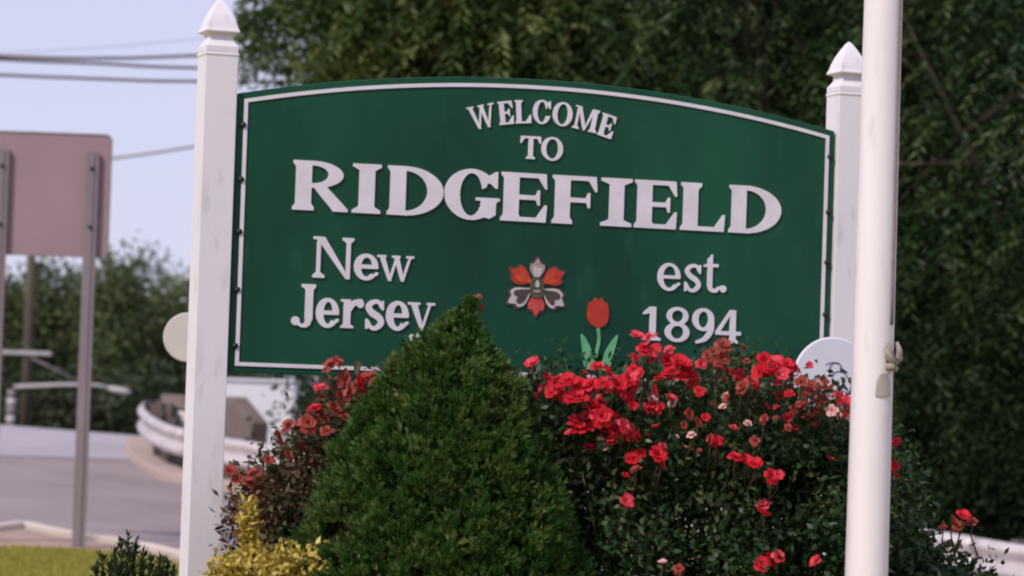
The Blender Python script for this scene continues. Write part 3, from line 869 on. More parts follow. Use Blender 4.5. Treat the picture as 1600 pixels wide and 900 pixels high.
for j in range(3):
    for k in range(6): f.append((j * 7 + k, j * 7 + k + 1, j * 7 + 8 + k, j * 7 + 7 + k))
pl = MB().add(v, f).build('small_plate', MT['platec'], fp)
sm = pl.modifiers.new('thick', 'SOLIDIFY'); sm.thickness = 0.003

# ------------------------------------------------------------------ round cream sign behind the left post
rc = at(294, 527, 19.0)
rs = empty('round_sign', (rc[0], rc[1], tz(rc[0], rc[1])), 0.1)
tag(rs, 'round cream sign peeking out behind the left post', 'sign')
zz = rc[2] - tz(rc[0], rc[1])
MB().disc((0, 0, zz), 0.137, 0.008, 48).build('disc', MT['cream'], rs)
MB().tube([(0.02, 0.03, -0.05), (0.02, 0.03, zz + 0.1)], 0.016, 10).build('stake', MT['dark'], rs, True)

# ------------------------------------------------------------------ back of a large road sign
b1 = gpt(122, 857); b1z = tz(b1[0], b1[1])
D1 = b1[1]
rsg = empty('road_sign', (b1[0], b1[1], b1z), 0.02)
tag(rsg, 'blank greyish back of a large road sign on two steel posts', 'sign')
ppm = FPX / D1
w_r, zt, zb_ = 36 / ppm, at(133, 208, D1)[2] - b1z, at(133, 402, D1)[2] - b1z
x0, x1 = -2.0, 0.185
v, f = [], []
rad = 0.07
loop = []
for cx, cz, a0 in ((x1 - rad, zt - rad, 0), (x0 + rad, zt - rad, 90), (x0 + rad, zb_ + rad, 180), (x1 - rad, zb_ + rad, 270)):
    for k in range(6):
        a = math.radians(a0 + 90 * k / 5); loop.append((cx + rad * math.cos(a), cz + rad * math.sin(a)))
n2 = len(loop)
MB().add([(p[0], 0.055, p[1]) for p in loop] + [(p[0], 0.062, p[1]) for p in loop],
         [tuple(range(n2)), tuple(range(n2, 2 * n2))[::-1]] + [(i, (i + 1) % n2, n2 + (i + 1) % n2, n2 + i) for i in range(n2)]).build('sign_plate', MT['roadsign'], rsg)
rim = MB()
ins = [(p[0] * 1.0, p[1]) for p in loop]
cxm, czm = (x0 + x1) / 2, (zt + zb_) / 2
rim.add([(p[0], 0.045, p[1]) for p in loop] + [(p[0] - 0.012 * np.sign(p[0] - cxm), 0.045, p[1] - 0.012 * np.sign(p[1] - czm)) for p in loop] + [(p[0], 0.0545, p[1]) for p in loop] + [(p[0] - 0.012 * np.sign(p[0] - cxm), 0.0545, p[1] - 0.012 * np.sign(p[1] - czm)) for p in loop],
        sum([[(i, (i + 1) % n2, n2 + (i + 1) % n2, n2 + i), (i, (i + 1) % n2, 2 * n2 + (i + 1) % n2, 2 * n2 + i), (n2 + i, n2 + (i + 1) % n2, 3 * n2 + (i + 1) % n2, 3 * n2 + i)] for i in range(n2)], [])).build('rim', MT['steel'], rsg)
for px_ in (0.0, -0.885):
    h0, h1 = -0.15 + tz(b1[0] + px_, b1[1]) - b1z, zt - 0.19
    p = MB()
    p.box(-0.062, 0.062, -0.012, -0.004, h0, h1).box(-0.062, -0.054, -0.003, 0.054, h0, h1).box(0.054, 0.062, -0.003, 0.054, h0, h1)
    p.box(-0.02, 0.02, -0.026, -0.0125, h0, h1)
    o = p.build('post', MT['steel'], rsg); o.location.x = px_
    for z in (zt - 0.35, zb_ + 0.3):
        k = MB().disc((0, 0, 0), 0.02, 0.02, 12).build('bolt', MT['dark'], rsg, True); k.location = (px_, -0.034, z)


# ------------------------------------------------------------------ guardrail
RP = [(300, 640, 54.0), (262, 630, 54.2), (236, 626, 53.4), (225, 630, 51.6), (228, 641, 50.0), (247, 655, 48.6), (285, 669, 47.4), (400, 691, 45.6), (640, 724, 43.2), (1000, 772, 39.6), (1400, 821, 36.2), (1600, 851, 34.6), (1900, 896, 32.6)]
R3 = np.array([at(*q) for q in RP])


def catmull(P, n):
    P = np.array(P, float); out = []
    Q = np.vstack([2 * P[0] - P[1], P, 2 * P[-1] - P[-2]])
    for i in range(len(P) - 1):
        a, b, c, d = Q[i:i + 4]
        for t in np.arange(n) / n:
            out.append(0.5 * ((2 * b) + (c - a) * t + (2 * a - 5 * b + 4 * c - d) * t * t + (3 * b - a - 3 * c + d) * t ** 3))
    out.append(P[-1]); return np.array(out)


rail = catmull(R3, 14)
sl = np.concatenate([[0], np.cumsum(np.linalg.norm(np.diff(rail, axis=0), axis=1))])
RL = sl[-1]


def rail_at(s):
    p = np.array([np.interp(s, sl, rail[:, k]) for k in range(3)])
    q = np.array([np.interp(min(s + 0.05, RL), sl, rail[:, k]) for k in range(3)]) - np.array([np.interp(max(s - 0.05, 0), sl, rail[:, k]) for k in range(3)])
    q[2] = 0; q /= np.linalg.norm(q)
    return p, q, np.array([q[1], -q[0], 0])             # point, tangent, outward normal (towards the road)


gr = empty('guardrail', (R3[3][0], R3[3][1], tz(R3[3][0], R3[3][1])))
tag(gr, 'curved pale steel guardrail along the road behind the sign and bushes', 'guardrail')
OG = np.array(gr.location)
PROF = [(d_ * 1.0, h_ * 1.22) for d_, h_ in [(0.0, 0.0), (0.03, -0.006), (0.083, -0.05), (0.083, -0.085), (0.012, -0.135), (0.012, -0.185), (0.083, -0.235), (0.083, -0.27), (0.03, -0.314), (0.0, -0.32)]]
sec = 3.81
s0 = 0.0
while s0 < RL - 0.3:
    s1 = min(s0 + sec, RL)
    ns = max(4, int((s1 - s0) / 0.16))
    v, f = [], []
    for i in range(ns + 1):
        p, q, nr = rail_at(s0 + (s1 - s0) * i / ns)
        lap = 0.004 if i == ns else 0.0
        for d, h in PROF:
            w = p + nr * (d + lap + 0.004 * (1 if i > ns * 0.96 else 0)); v.append((w[0] - OG[0], w[1] - OG[1], w[2] + h - OG[2]))
    m_ = len(PROF)
    for i in range(ns):
        for k in range(m_ - 1): f.append((i * m_ + k, i * m_ + k + 1, (i + 1) * m_ + k + 1, (i + 1) * m_ + k))
    o = MB().add(v, f).build('beam', MT['galv'], gr, True)
    sm = o.modifiers.new('thick', 'SOLIDIFY'); sm.thickness = 0.006; sm.offset = -1
    s0 = s1
s = 0.4
while s < RL:
    p, q, nr = rail_at(s)
    zg = tz(p[0], p[1])
    h = p[2] - zg
    o = MB().box(-0.055, 0.055, -0.05, 0.05, -h - 0.2, 0.02).build('post', MT['rust'], gr)
    o.location = (p[0] - nr[0] * 0.20 - OG[0], p[1] - nr[1] * 0.20 - OG[1], p[2] - OG[2])
    o.rotation_euler.z = math.atan2(q[1], q[0])
    bo = MB().box(-0.045, 0.045, 0.0, 0.142, -0.34, -0.03).build('spacer', MT['rust'], o)
    bo.location = (0, -0.195, 0)
    s += 1.905

# low brown concrete wall behind the rail end
w0, w1 = at(300, 625, 55.2), at(392, 690, 53.6)
wl_ = empty('concrete_wall', (w0[0], w0[1], tz(w0[0], w0[1])), math.atan2(w1[1] - w0[1], w1[0] - w0[0]))
tag(wl_, 'low brown concrete wall with a sloping end behind the guardrail', 'wall')
Lw = math.hypot(w1[0] - w0[0], w1[1] - w0[1])
zt_ = at(340, 619, 54.5)[2] - wl_.location.z
out = [(-1.05, -0.3), (Lw, -0.5), (Lw, at(392, 660, 53.6)[2] - wl_.location.z), (Lw * 0.64, zt_), (-1.05, zt_)]
k = len(out)
MB().add([(p[0], 0, p[1]) for p in out] + [(p[0], 0.3, p[1]) for p in out], [tuple(range(k)), tuple(range(k, 2 * k))[::-1]] + [(i, (i + 1) % k, k + (i + 1) % k, k + i) for i in range(k)]).build('body', MT['wall'], wl_, bevel=0.02)

# white cabinet
c0, c1 = at(318, 690, 58.5), at(458, 690, 58.5)
cb = empty('utility_cabinet', ((c0[0] + c1[0]) / 2, 58.5, tz(c0[0], 58.5) - 0.0), 0.0)
tag(cb, 'boxy white cabinet with a thin top lip under the sign\'s left corner', 'cabinet')
hw = (c1[0] - c0[0]) / 2
zt_ = at(400, 592, 58.5)[2] - cb.location.z
MB().box(-hw, hw, 0, 0.9, -0.1, zt_ - 0.05).build('body', MT['cabinet'], cb, bevel=0.012)
MB().box(-hw - 0.03, hw + 0.03, -0.04, 0.94, zt_ - 0.049, zt_).build('lid', MT['cabinet'], cb, bevel=0.01)
MB().box(-0.08, -0.05, -0.03, -0.001, 0.5, 0.65).build('handle', MT['steel'], cb, bevel=0.004)

# ------------------------------------------------------------------ utility pole with lamp, marker post, overhead wires
ub = at(38, 690, 92); uz = tz(ub[0], ub[1])
up = empty('utility_pole', (ub[0], ub[1], uz))
tag(up, 'weathered utility pole with crossarm and street lamp arm before the far woods', 'utility pole')
hp = at(36, 300, 92)[2] - uz
MB().tube([(0, 0, -0.3), (0, 0, hp)], [0.15, 0.11], 12).build('pole', MT['wood'], up, True)
za = at(38, 551, 92)[2] - uz
MB().box(-0.75, 0.65, -0.20, -0.13, za - 0.05, za + 0.05).build('crossarm', MT['lampm'], up)
zl = at(100, 606, 92)[2] - uz
MB().tube([(-0.3, -0.2, zl - 0.02), (1.0, -0.2, zl + 0.08), (1.9, -0.2, zl + 0.10), (2.2, -0.2, zl + 0.04)], [0.055, 0.05, 0.045, 0.05], 10).build('lamp_arm', MT['lampm'], up, True)
MB().tube([(2.2, -0.2, zl + 0.04), (2.35, -0.2, zl + 0.0), (2.65, -0.2, zl - 0.05), (2.82, -0.2, zl - 0.07)], [0.05, 0.09, 0.10, 0.03], 12).build('lamp_head', MT['lampm'], up, True)
MB().tube([(0.1, -0.16, za - 0.12), (1.5, -0.2, zl + 0.14)], 0.025, 8).build('brace', MT['steel'], up, True)
mp_ = at(15, 690, 88); mz = tz(mp_[0], mp_[1])
mk = empty('marker_post', (mp_[0], mp_[1], mz))
tag(mk, 'slim pale and dark banded post at the far edge of the road', 'post')
for k in range(6):
    MB().tube([(0, 0, 0.22 * k - (0.1 if k == 0 else 0)), (0, 0, 0.22 * k + 0.218)], [0.11, 0.11], 12).build('band', MT['lampm'] if k % 2 == 0 else MT['steel'], mk, True)


def wire(pts, D, r, mat, label):
    P = [at(x, y, D) for x, y in pts]
    o = MB().tube(catmull(P, 8), r, 6).build('overhead_wire', mat, None, True)
    tag(o, label, 'wire', 'overhead wires crossing the sky')


wire([(-3200, -270), (-1800, -50), (-700, 60), (-300, 78), (0, 88), (150, 91), (300, 87), (700, 66), (1150, 20)], 62, 0.030, MT['wirem'], 'highest dark overhead cable left of the left post')
wire([(-3200, -290), (-1800, -70), (-700, 40), (-300, 76), (0, 93), (150, 99), (300, 106), (700, 112), (1150, 90)], 63, 0.030, MT['wirem'], 'middle dark overhead cable, drooping below the highest one')
wire([(-3200, -252), (-1800, -32), (-700, 78), (-300, 103), (0, 117), (150, 123), (300, 127), (700, 126), (1150, 105)], 64, 0.030, MT['wirem'], 'lowest of the three dark overhead cables')
wire([(-3200, 300), (-1800, 205), (-700, 128), (-200, 96), (170, 73), (250, 66), (420, 50), (900, 0)], 75, 0.009, MT['wirepale'], 'thin faint overhead line above the three dark cables')
wire([(-3200, 420), (-1800, 395), (-700, 330), (-200, 296), (170, 248), (295, 230), (600, 180), (1000, 100)], 66, 0.030, MT['wirepale'], 'pale slanting overhead cable between road sign and left post')

# ------------------------------------------------------------------ foliage
def unit(v):
    return v / np.maximum(np.linalg.norm(v, axis=-1, keepdims=True), 1e-9)


def leaves(P, A, L, Wd, fold=0.25, tone=None):
    """leaf quads: base P, axis A (unit), length L, width Wd, random roll -> (n,4,4): xyz and tint"""
    n = len(P)
    L = np.broadcast_to(L, n)[:, None]; Wd = np.broadcast_to(Wd, n)[:, None]
    rv = unit(RNG.normal(size=(n, 3)))
    S = unit(np.cross(A, rv)); N = np.cross(A, S)
    mid = P + A * L * 0.45
    V = np.stack([P, mid + S * Wd * 0.5 + N * Wd * fold, P + A * L, mid - S * Wd * 0.5 + N * Wd * fold], 1)
    tone = RNG.random(n) if tone is None else tone
    return np.concatenate([V, np.broadcast_to(tone[:, None, None], (n, 4, 1))], 2)


def sub(V, o):
    V = V.copy(); V[..., :3] -= o; return V


def clumps(n, c, rad, shell=0.45):
    """clump centres in an ellipsoid, denser towards its skin"""
    d = unit(RNG.normal(size=(n, 3))); r = shell + (1 - shell) * RNG.random((n, 1)) ** 0.6
    return np.array(c) + d * r * np.array(rad)


def ball_leaves(C, per, sig, L, Wd, down=0.2, out_c=None):
    n = len(C) * per
    off = RNG.normal(size=(n, 3)) * np.array(sig)
    P = np.repeat(C, per, 0) + off
    A = unit(RNG.normal(size=(n, 3)) + 0.7 * unit(off) + np.array([0, 0, -down]))
    return leaves(P, A, L * (0.55 + 0.9 * RNG.random(n) ** 1.5), Wd * (0.6 + 0.8 * RNG.random(n)), 0.25, np.repeat(RNG.random(len(C)), per))


def sprays(C, per, length, leaflets, L, Wd, droop=0.9, dirbias=(0, 0, 0)):
    """arching, hanging twigs lined with narrow leaflets"""
    n = len(C) * per
    P0 = np.repeat(C, per, 0) + RNG.normal(size=(n, 3)) * 0.22
    D = unit(RNG.normal(size=(n, 3)) * np.array([1, 1, 0.35]) + np.array(dirbias))
    ln = length * (0.6 + 0.8 * RNG.random(n))
    t = np.linspace(0.08, 1, leaflets)
    pts = P0[:, None] + D[:, None] * (ln[:, None] * t)[..., None]
    pts[..., 2] -= droop * (ln[:, None] * t ** 2)
    tang = D[:, None] * np.ones_like(t)[None, :, None]; tang[..., 2] -= 2 * droop * t[None]
    tang = unit(tang)
    side = unit(np.cross(tang, np.array([0, 0, 1.0])))
    sg = np.where(np.arange(leaflets) % 2 == 0, 1, -1)[None, :, None]
    A = unit(tang * 0.8 + side * sg * 0.9 + np.array([0, 0, -0.25]) + RNG.normal(size=tang.shape) * 0.15)
    m = n * leaflets
    return leaves(pts.reshape(-1, 3), A.reshape(-1, 3), L * (0.7 + 0.6 * RNG.random(m)), Wd * (0.8 + 0.4 * RNG.random(m)), 0.2, np.repeat(RNG.random(n) ** 1.4, leaflets))


def trunk_and_limbs(base, top, r, C, nl, mat, parent, o3):
    mb = MB()
    b, t = np.array(base, float), np.array(top, float)
    path = [b + (t - b) * q + np.array([math.sin(q * 5) * 0.12, math.cos(q * 4) * 0.1, 0]) * (1 if 0 < q < 1 else 0) for q in np.linspace(0, 1, 7)]
    mb.tube([p - o3 for p in path], [r * (1.25 if i == 0 else 1) * (1 - 0.75 * i / 6) for i in range(7)], 12)
    for k in RNG.choice(len(C), min(nl, len(C)), replace=False):
        e_ = C[k]; q = 0.3 + 0.6 * RNG.random(); s = b + (t - b) * q
        m = s * 0.5 + e_ * 0.5 + np.array([0, 0, 0.25])
        mb.tube([s - o3, m - o3, e_ - o3], [r * 0.38 * (1 - q * 0.5), r * 0.2, r * 0.05], 6)
    return mb.build('trunk', mat, parent, True)


def tree(name, label, base_xy, c, rad, n_cl, leaf_fn, mat, r=0.22, shell=0.45, group=None, extra=None, nl=22):
    x, y = base_xy
    z = tz(x, y)
    root = empty(name, (x, y, z)); o3 = np.array([x, y, z])
    C = clumps(n_cl, c, rad, shell)
    if extra is not None: C = np.vstack([C, extra])
    C = C[C[:, 2] > terrain(C[:, 0], C[:, 1]) + 0.3]
    trunk_and_limbs((x, y, z - 0.2), (c[0], c[1], c[2] + rad[2] * 0.6), r, C, nl, MT['bark'], root, o3)
    V = sub(leaf_fn(C), o3)
    cr = link('crown', quadmesh('crown', V, mat), root)
    tag(root, label, 'tree', group)
    return root


# big trees across the road behind the sign
edge = np.array([at(x, y, 46 + d) for x, y, d in [(402, 12, 0), (400, 44, .3), (404, 70, 0), (430, 84, -.2), (410, 44, 0), (452, 92, 0), (440, 30, .4), (425, 8, 0)]])
tree('broad_tree', 'broad olive green tree whose leafy edge meets the left post\'s cap', (-2.95, 47), (-0.65, 47, 7.3), (2.45, 2.2, 3.0), 320,
     lambda C: (lambda V: V[V[:, :, 0].min(1) > -3.86])(np.concatenate([ball_leaves(C, 80, (.26, .26, .2), .14, .07, 0.35), sprays(C, 7, .85, 15, .18, .045, 0.7, (-.35, -.4, 0))])), MT['olive'], 0.20, 0.35, 'large trees behind the sign', edge)
tree('yellowing_tree', 'tree with yellowing leaves behind the top of the sign, above the word WELCOME', (1.0, 48.5), (1.05, 48, 6.6), (1.5, 1.6, 3.6), 170,
     lambda C: np.concatenate([ball_leaves(C, 70, (.24, .24, .22), .13, .065, 0.35), sprays(C, 5, .6, 14, .13, .045, 0.7, (-.3, -.4, 0))]), MT['yellowish'], 0.20, 0.4, 'large trees behind the sign')
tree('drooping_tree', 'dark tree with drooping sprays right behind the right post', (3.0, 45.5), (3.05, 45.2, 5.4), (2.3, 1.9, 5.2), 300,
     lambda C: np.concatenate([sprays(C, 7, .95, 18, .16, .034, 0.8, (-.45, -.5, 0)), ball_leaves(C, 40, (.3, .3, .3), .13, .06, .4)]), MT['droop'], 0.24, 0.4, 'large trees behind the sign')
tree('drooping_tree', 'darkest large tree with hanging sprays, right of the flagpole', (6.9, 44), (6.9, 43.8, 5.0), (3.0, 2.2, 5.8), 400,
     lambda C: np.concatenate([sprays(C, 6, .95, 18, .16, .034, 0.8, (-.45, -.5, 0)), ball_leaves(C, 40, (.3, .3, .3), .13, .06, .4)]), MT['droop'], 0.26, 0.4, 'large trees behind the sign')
# the dense wood behind them, one dark mass
n = 1900
WC = np.stack([RNG.uniform(-2.75, 13, n), RNG.uniform(49.5, 54.5, n), RNG.random(n) * 11.5 - 0.3], 1)
WC2 = np.stack([RNG.uniform(-2.6, 12, 420), RNG.uniform(43.6, 46.5, 420), RNG.random(420) ** 1.4 * 3.4], 1)
WC2[:, 1] += np.clip(1.5 - WC2[:, 0], -8, 3) * 0.55
WC2 = WC2[WC2[:, 2] > terrain(WC2[:, 0], WC2[:, 1])]
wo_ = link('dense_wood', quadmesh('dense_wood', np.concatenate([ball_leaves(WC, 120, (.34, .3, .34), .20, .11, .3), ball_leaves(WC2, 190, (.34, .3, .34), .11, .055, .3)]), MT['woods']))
tag(wo_, 'dense dark green wood and undergrowth filling in behind the large trees', 'woods', None, 'stuff')

# far row of trees on the left
FARL = ['far tree at the frame\'s left edge, behind the road sign\'s lower corner',
        'far tree left of the road sign\'s right post, below its plate',
        'far tree directly behind the road sign\'s right post',
        'far bushy tree right of the road sign post, with the lower rounded crown',
        'tallest far tree between road sign and left post',
        'far tree whose crown runs behind the left post, beside the round cream sign']
for lab, px, top, D, rx in zip(FARL, (-30, 55, 128, 182, 232, 300), (416, 408, 416, 402, 394, 408), (104, 108, 112, 106, 110, 108), (1.2, 1.15, 1.1, .95, 0.95, 1.1)):
    zt_ = at(px, top, D)[2]
    p = at(px, 600, D)
    g0 = tz(p[0], D)
    cz = (zt_ + g0) / 2 + 0.15
    tree('far_tree', lab, (p[0], D), (p[0], D, cz), (rx, 1.2, (zt_ - cz) * 0.98), 75, lambda C: ball_leaves(C, 90, (.26, .26, .3), .22, .13, .2), MT['far'], 0.13, 0.25, 'far trees left of the sign', None, 10)
n = 1500
WC = np.stack([RNG.uniform(-75, -6, n), RNG.uniform(112, 118, n), RNG.random(n) * 4.0 + 0.4], 1)
WC2 = np.stack([RNG.uniform(-75, -6, 900), RNG.uniform(98, 102, 900), RNG.random(900) ** 1.5 * 1.9 + 0.2], 1)
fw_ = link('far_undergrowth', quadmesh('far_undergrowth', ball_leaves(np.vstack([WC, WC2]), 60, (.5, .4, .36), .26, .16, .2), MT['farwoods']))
tag(fw_, 'dark undergrowth and wood between the far trees', 'woods', None, 'stuff')


# ------------------------------------------------------------------ shrubs in the bed
def interp_outline(o):
    O = np.array(o, float)
    return lambda x: np.interp(x, O[:, 0], O[:, 1])


# arborvitae: real radius by height, read off its outline
TD = 12.9
ax = at(700, 640, TD)
cone = [(456, 5), (475, 18), (508, 55), (560, 106), (613, 140), (665, 165), (717, 186), (770, 202), (822, 218), (890, 233), (1000, 242), (1080, 210)]
zr_ = np.array([at(742, y, TD)[2] for y, r in cone]); rr2 = np.array([r / (FPX / TD) for y, r in cone])
o_ = zr_.argsort(); zr_, rr2 = zr_[o_], rr2[o_]
th_z0 = tz(ax[0], ax[1])
ab = empty('arborvitae', (ax[0], ax[1], th_z0))
tag(ab, 'dense green cone shaped arborvitae in front of the sign\'s middle', 'shrub')
o3 = np.array([ax[0], ax[1], th_z0])
nt, per = 2700, 12
zz_ = RNG.uniform(zr_[0], zr_[-1], nt * 4); rad_ = np.interp(zz_, zr_, rr2)
keep = RNG.random(nt * 4) < (rad_ + 0.05) / rr2.max(); zz_, rad_ = zz_[keep][:nt], rad_[keep][:nt]
nt = len(zz_)
ph = RNG.random(nt) * 2 * np.pi
lump = 1 + 0.04 * np.sin(ph * 5 + zz_ * 9) + 0.045 * np.sin(ph * 9 - zz_ * 17 + 1) + 0.03 * RNG.normal(size=nt)
R_ = rad_ * np.clip(lump, 0.8, 1.12) - np.interp(rad_, [0, 0.25, 0.6], [0.06, 0.085, 0.065])
R_ = np.maximum(R_, 0.004)
outw = np.stack([np.cos(ph), np.sin(ph), np.zeros(nt)], 1)
sway = np.interp(zz_, zr_, np.array([at(x_, y_, TD)[0] for (y_, _), x_ in zip(cone, (738, 733, 714, 703, 698, 696, 695, 694, 692, 690, 688, 686))])[o_]) - ax[0]
B0 = np.stack([R_ * np.cos(ph) + sway, R_ * np.sin(ph), zz_ - th_z0 - 0.055], 1)
T0 = unit(outw * (0.35 + 0.55 * RNG.random((nt, 1))) * np.clip(rad_ / 0.15, 0.15, 1)[:, None] + np.array([0, 0, 0.9]) + RNG.normal(size=(nt, 3)) * 0.16)
tl = (0.050 + 0.035 * RNG.random(nt)) * np.clip(rad_ / 0.12, 0.45, 1)
n = nt * per
ttone = RNG.random(nt)
fr = RNG.random(n)
Tn, Bn = np.repeat(T0, per, 0), np.repeat(B0, per, 0)
sprd = RNG.normal(size=(n, 3)) * 0.30
D0 = unit(Tn + sprd)
P0 = Bn + Tn * (fr * np.repeat(tl, per) * 0.7)[:, None] + sprd * 0.022 * np.repeat(np.clip(rad_ / 0.12, 0.35, 1), per)[:, None]
tw = unit(np.cross(D0, RNG.normal(size=(n, 3))))
qs = []
for k, (al, sp, ln) in enumerate([(0, 0, .038), (.008, .42, .024), (.008, -.42, .024), (.018, .38, .019), (.018, -.38, .019)]):
    A_ = unit(D0 + tw * sp + RNG.normal(size=(n, 3)) * 0.08)
    qs.append(leaves(P0 + D0 * al, A_, ln * (0.7 + 0.6 * RNG.random(n)), 0.0062 + 0.0028 * RNG.random(n), 0.15, np.repeat(ttone, per)))
tk = MB().tube([(0, 0, -0.1), (0.01, 0, 0.6), (0.03, 0.01, 1.25)], [0.06, 0.045, 0.015], 10).build('trunk', MT['bark'], ab, True)
V = np.concatenate(qs)
# deeper, older sprays that close the inside
ni = 9000
zi = RNG.uniform(zr_[0], zr_[-1] - 0.10, ni); ri = np.maximum(np.interp(zi, zr_, rr2) - 0.10, 0.0) * (0.3 + 0.6 * RNG.random(ni)); pi_ = RNG.random(ni) * 2 * np.pi
Pi = np.stack([ri * np.cos(pi_) + np.interp(zi, np.sort(zz_), sway[zz_.argsort()]), ri * np.sin(pi_), zi - th_z0], 1)
V = np.concatenate([V, leaves(Pi, unit(RNG.normal(size=(ni, 3)) + [0, 0, .6]), 0.06, 0.036)])
tag(link('sprays', quadmesh('sprays', V, MT['thuja']), ab), kind='stuff')


# roses
def blossom_mesh(name, mat, open_=0.5, seed=0):
    rg = random.Random(seed); v, f = [], []
    for ring, (np_, tilt, r0, ln) in enumerate([(5, 1.15 * open_ + 0.35, .006, .032), (4, 0.55, .004, .028), (3, 0.25, .003, .022)]):
        for k in range(np_):
            a = 2 * math.pi * (k + rg.random() * 0.35) / np_ + ring * 0.6
            ca, sa = math.cos(a), math.sin(a)
            ti = tilt + rg.uniform(-.15, .15)
            w = ln * 0.62
            def P(u, w_, lift=0):
                r = r0 + u * ln * math.sin(ti + lift); z = u * ln * math.cos(ti + lift)
                return (r * ca - w_ * sa, r * sa + w_ * ca, z)
            b = len(v)
            v += [P(0, 0), P(.6, -w * .95), P(.62, w * .95), P(1.05, -w * .55, .22), P(1.05, w * .55, .22)]
            f += [(b, b + 2, b + 1), (b + 1, b + 2, b + 4, b + 3)]
    return mesh(name, v, f, mat)


BM = {}
for key, mat in (('r', 'rosered'), ('p', 'rosepink'), ('f', 'rosefade'), ('w', 'rosepale')):
    BM[key] = [blossom_mesh('blossom', MT[mat], o_, sd) for sd, o_ in enumerate((0.9, 0.6, 0.35))]


def bush(name, label, base, D, top_outline, xr, dy, n_cl, per, mat, depth=0.8):
    """rose bush: clumps under an outline given in photo columns, all at real depth around D"""
    bx, by = base
    bz = tz(bx, by)
    root = empty(name, (bx, by, bz)); tag(root, label, 'rose bush')
    o3 = np.array([bx, by, bz])
    topf = interp_outline(top_outline)
    C = []
    while len(C) < n_cl:
        px = RNG.uniform(*xr); d = RNG.uniform(-1, 1)
        t = topf(px) + 60 * d * d + 12
        y = t + (1060 - t) * RNG.random() ** 1.15
        C.append(at(px, y, D + d * dy))
    C = np.array(C); C = C[C[:, 2] > bz + 0.1]
    n = len(C) * per
    off = RNG.normal(size=(n, 3)) * 0.052
    P = np.repeat(C, per, 0) + off
    A = unit(RNG.normal(size=(n, 3)) + 0.5 * unit(off) + np.array([0, -0.3, 0.1]))
    V = leaves(P, A, 0.036 * (0.7 + 0.6 * RNG.random(n)), 0.019 * (0.7 + 0.6 * RNG.random(n)), 0.25, np.repeat(RNG.random(len(C)), per)); V = sub(V, o3)
    tag(link('foliage', quadmesh('foliage', V, mat), root), kind='stuff')
    mb = MB()
    for k in RNG.choice(len(C), min(70, len(C)), replace=False):
        e_ = C[k] - o3
        st = np.array([e_[0] * 0.45 + RNG.normal() * 0.05, e_[1] * 0.4, 0])
        mb.tube([st, st * 0.45 + e_ * 0.55 + np.array([RNG.normal() * .04, RNG.normal() * .04, 0.08]), e_], [0.009, 0.006, 0.003], 5)
    tag(mb.build('canes', MT['cane'], root, True), kind='stuff')
    return root, o3


def bloom(root, o3, px, py, D, rpx, kind, mb=None):
    p = at(px, py, D) - o3
    o = link('blossom', random.choice(BM[kind]), root)
    s = rpx / (FPX / D) / 0.030
    o.scale = (s, s, s)
    tilt = random.uniform(0.3, 1.35); az = random.uniform(-1.3, 1.3)
    o.rotation_euler = (tilt, random.uniform(-.3, .3), az)
    o.location = tuple(p)
    return p


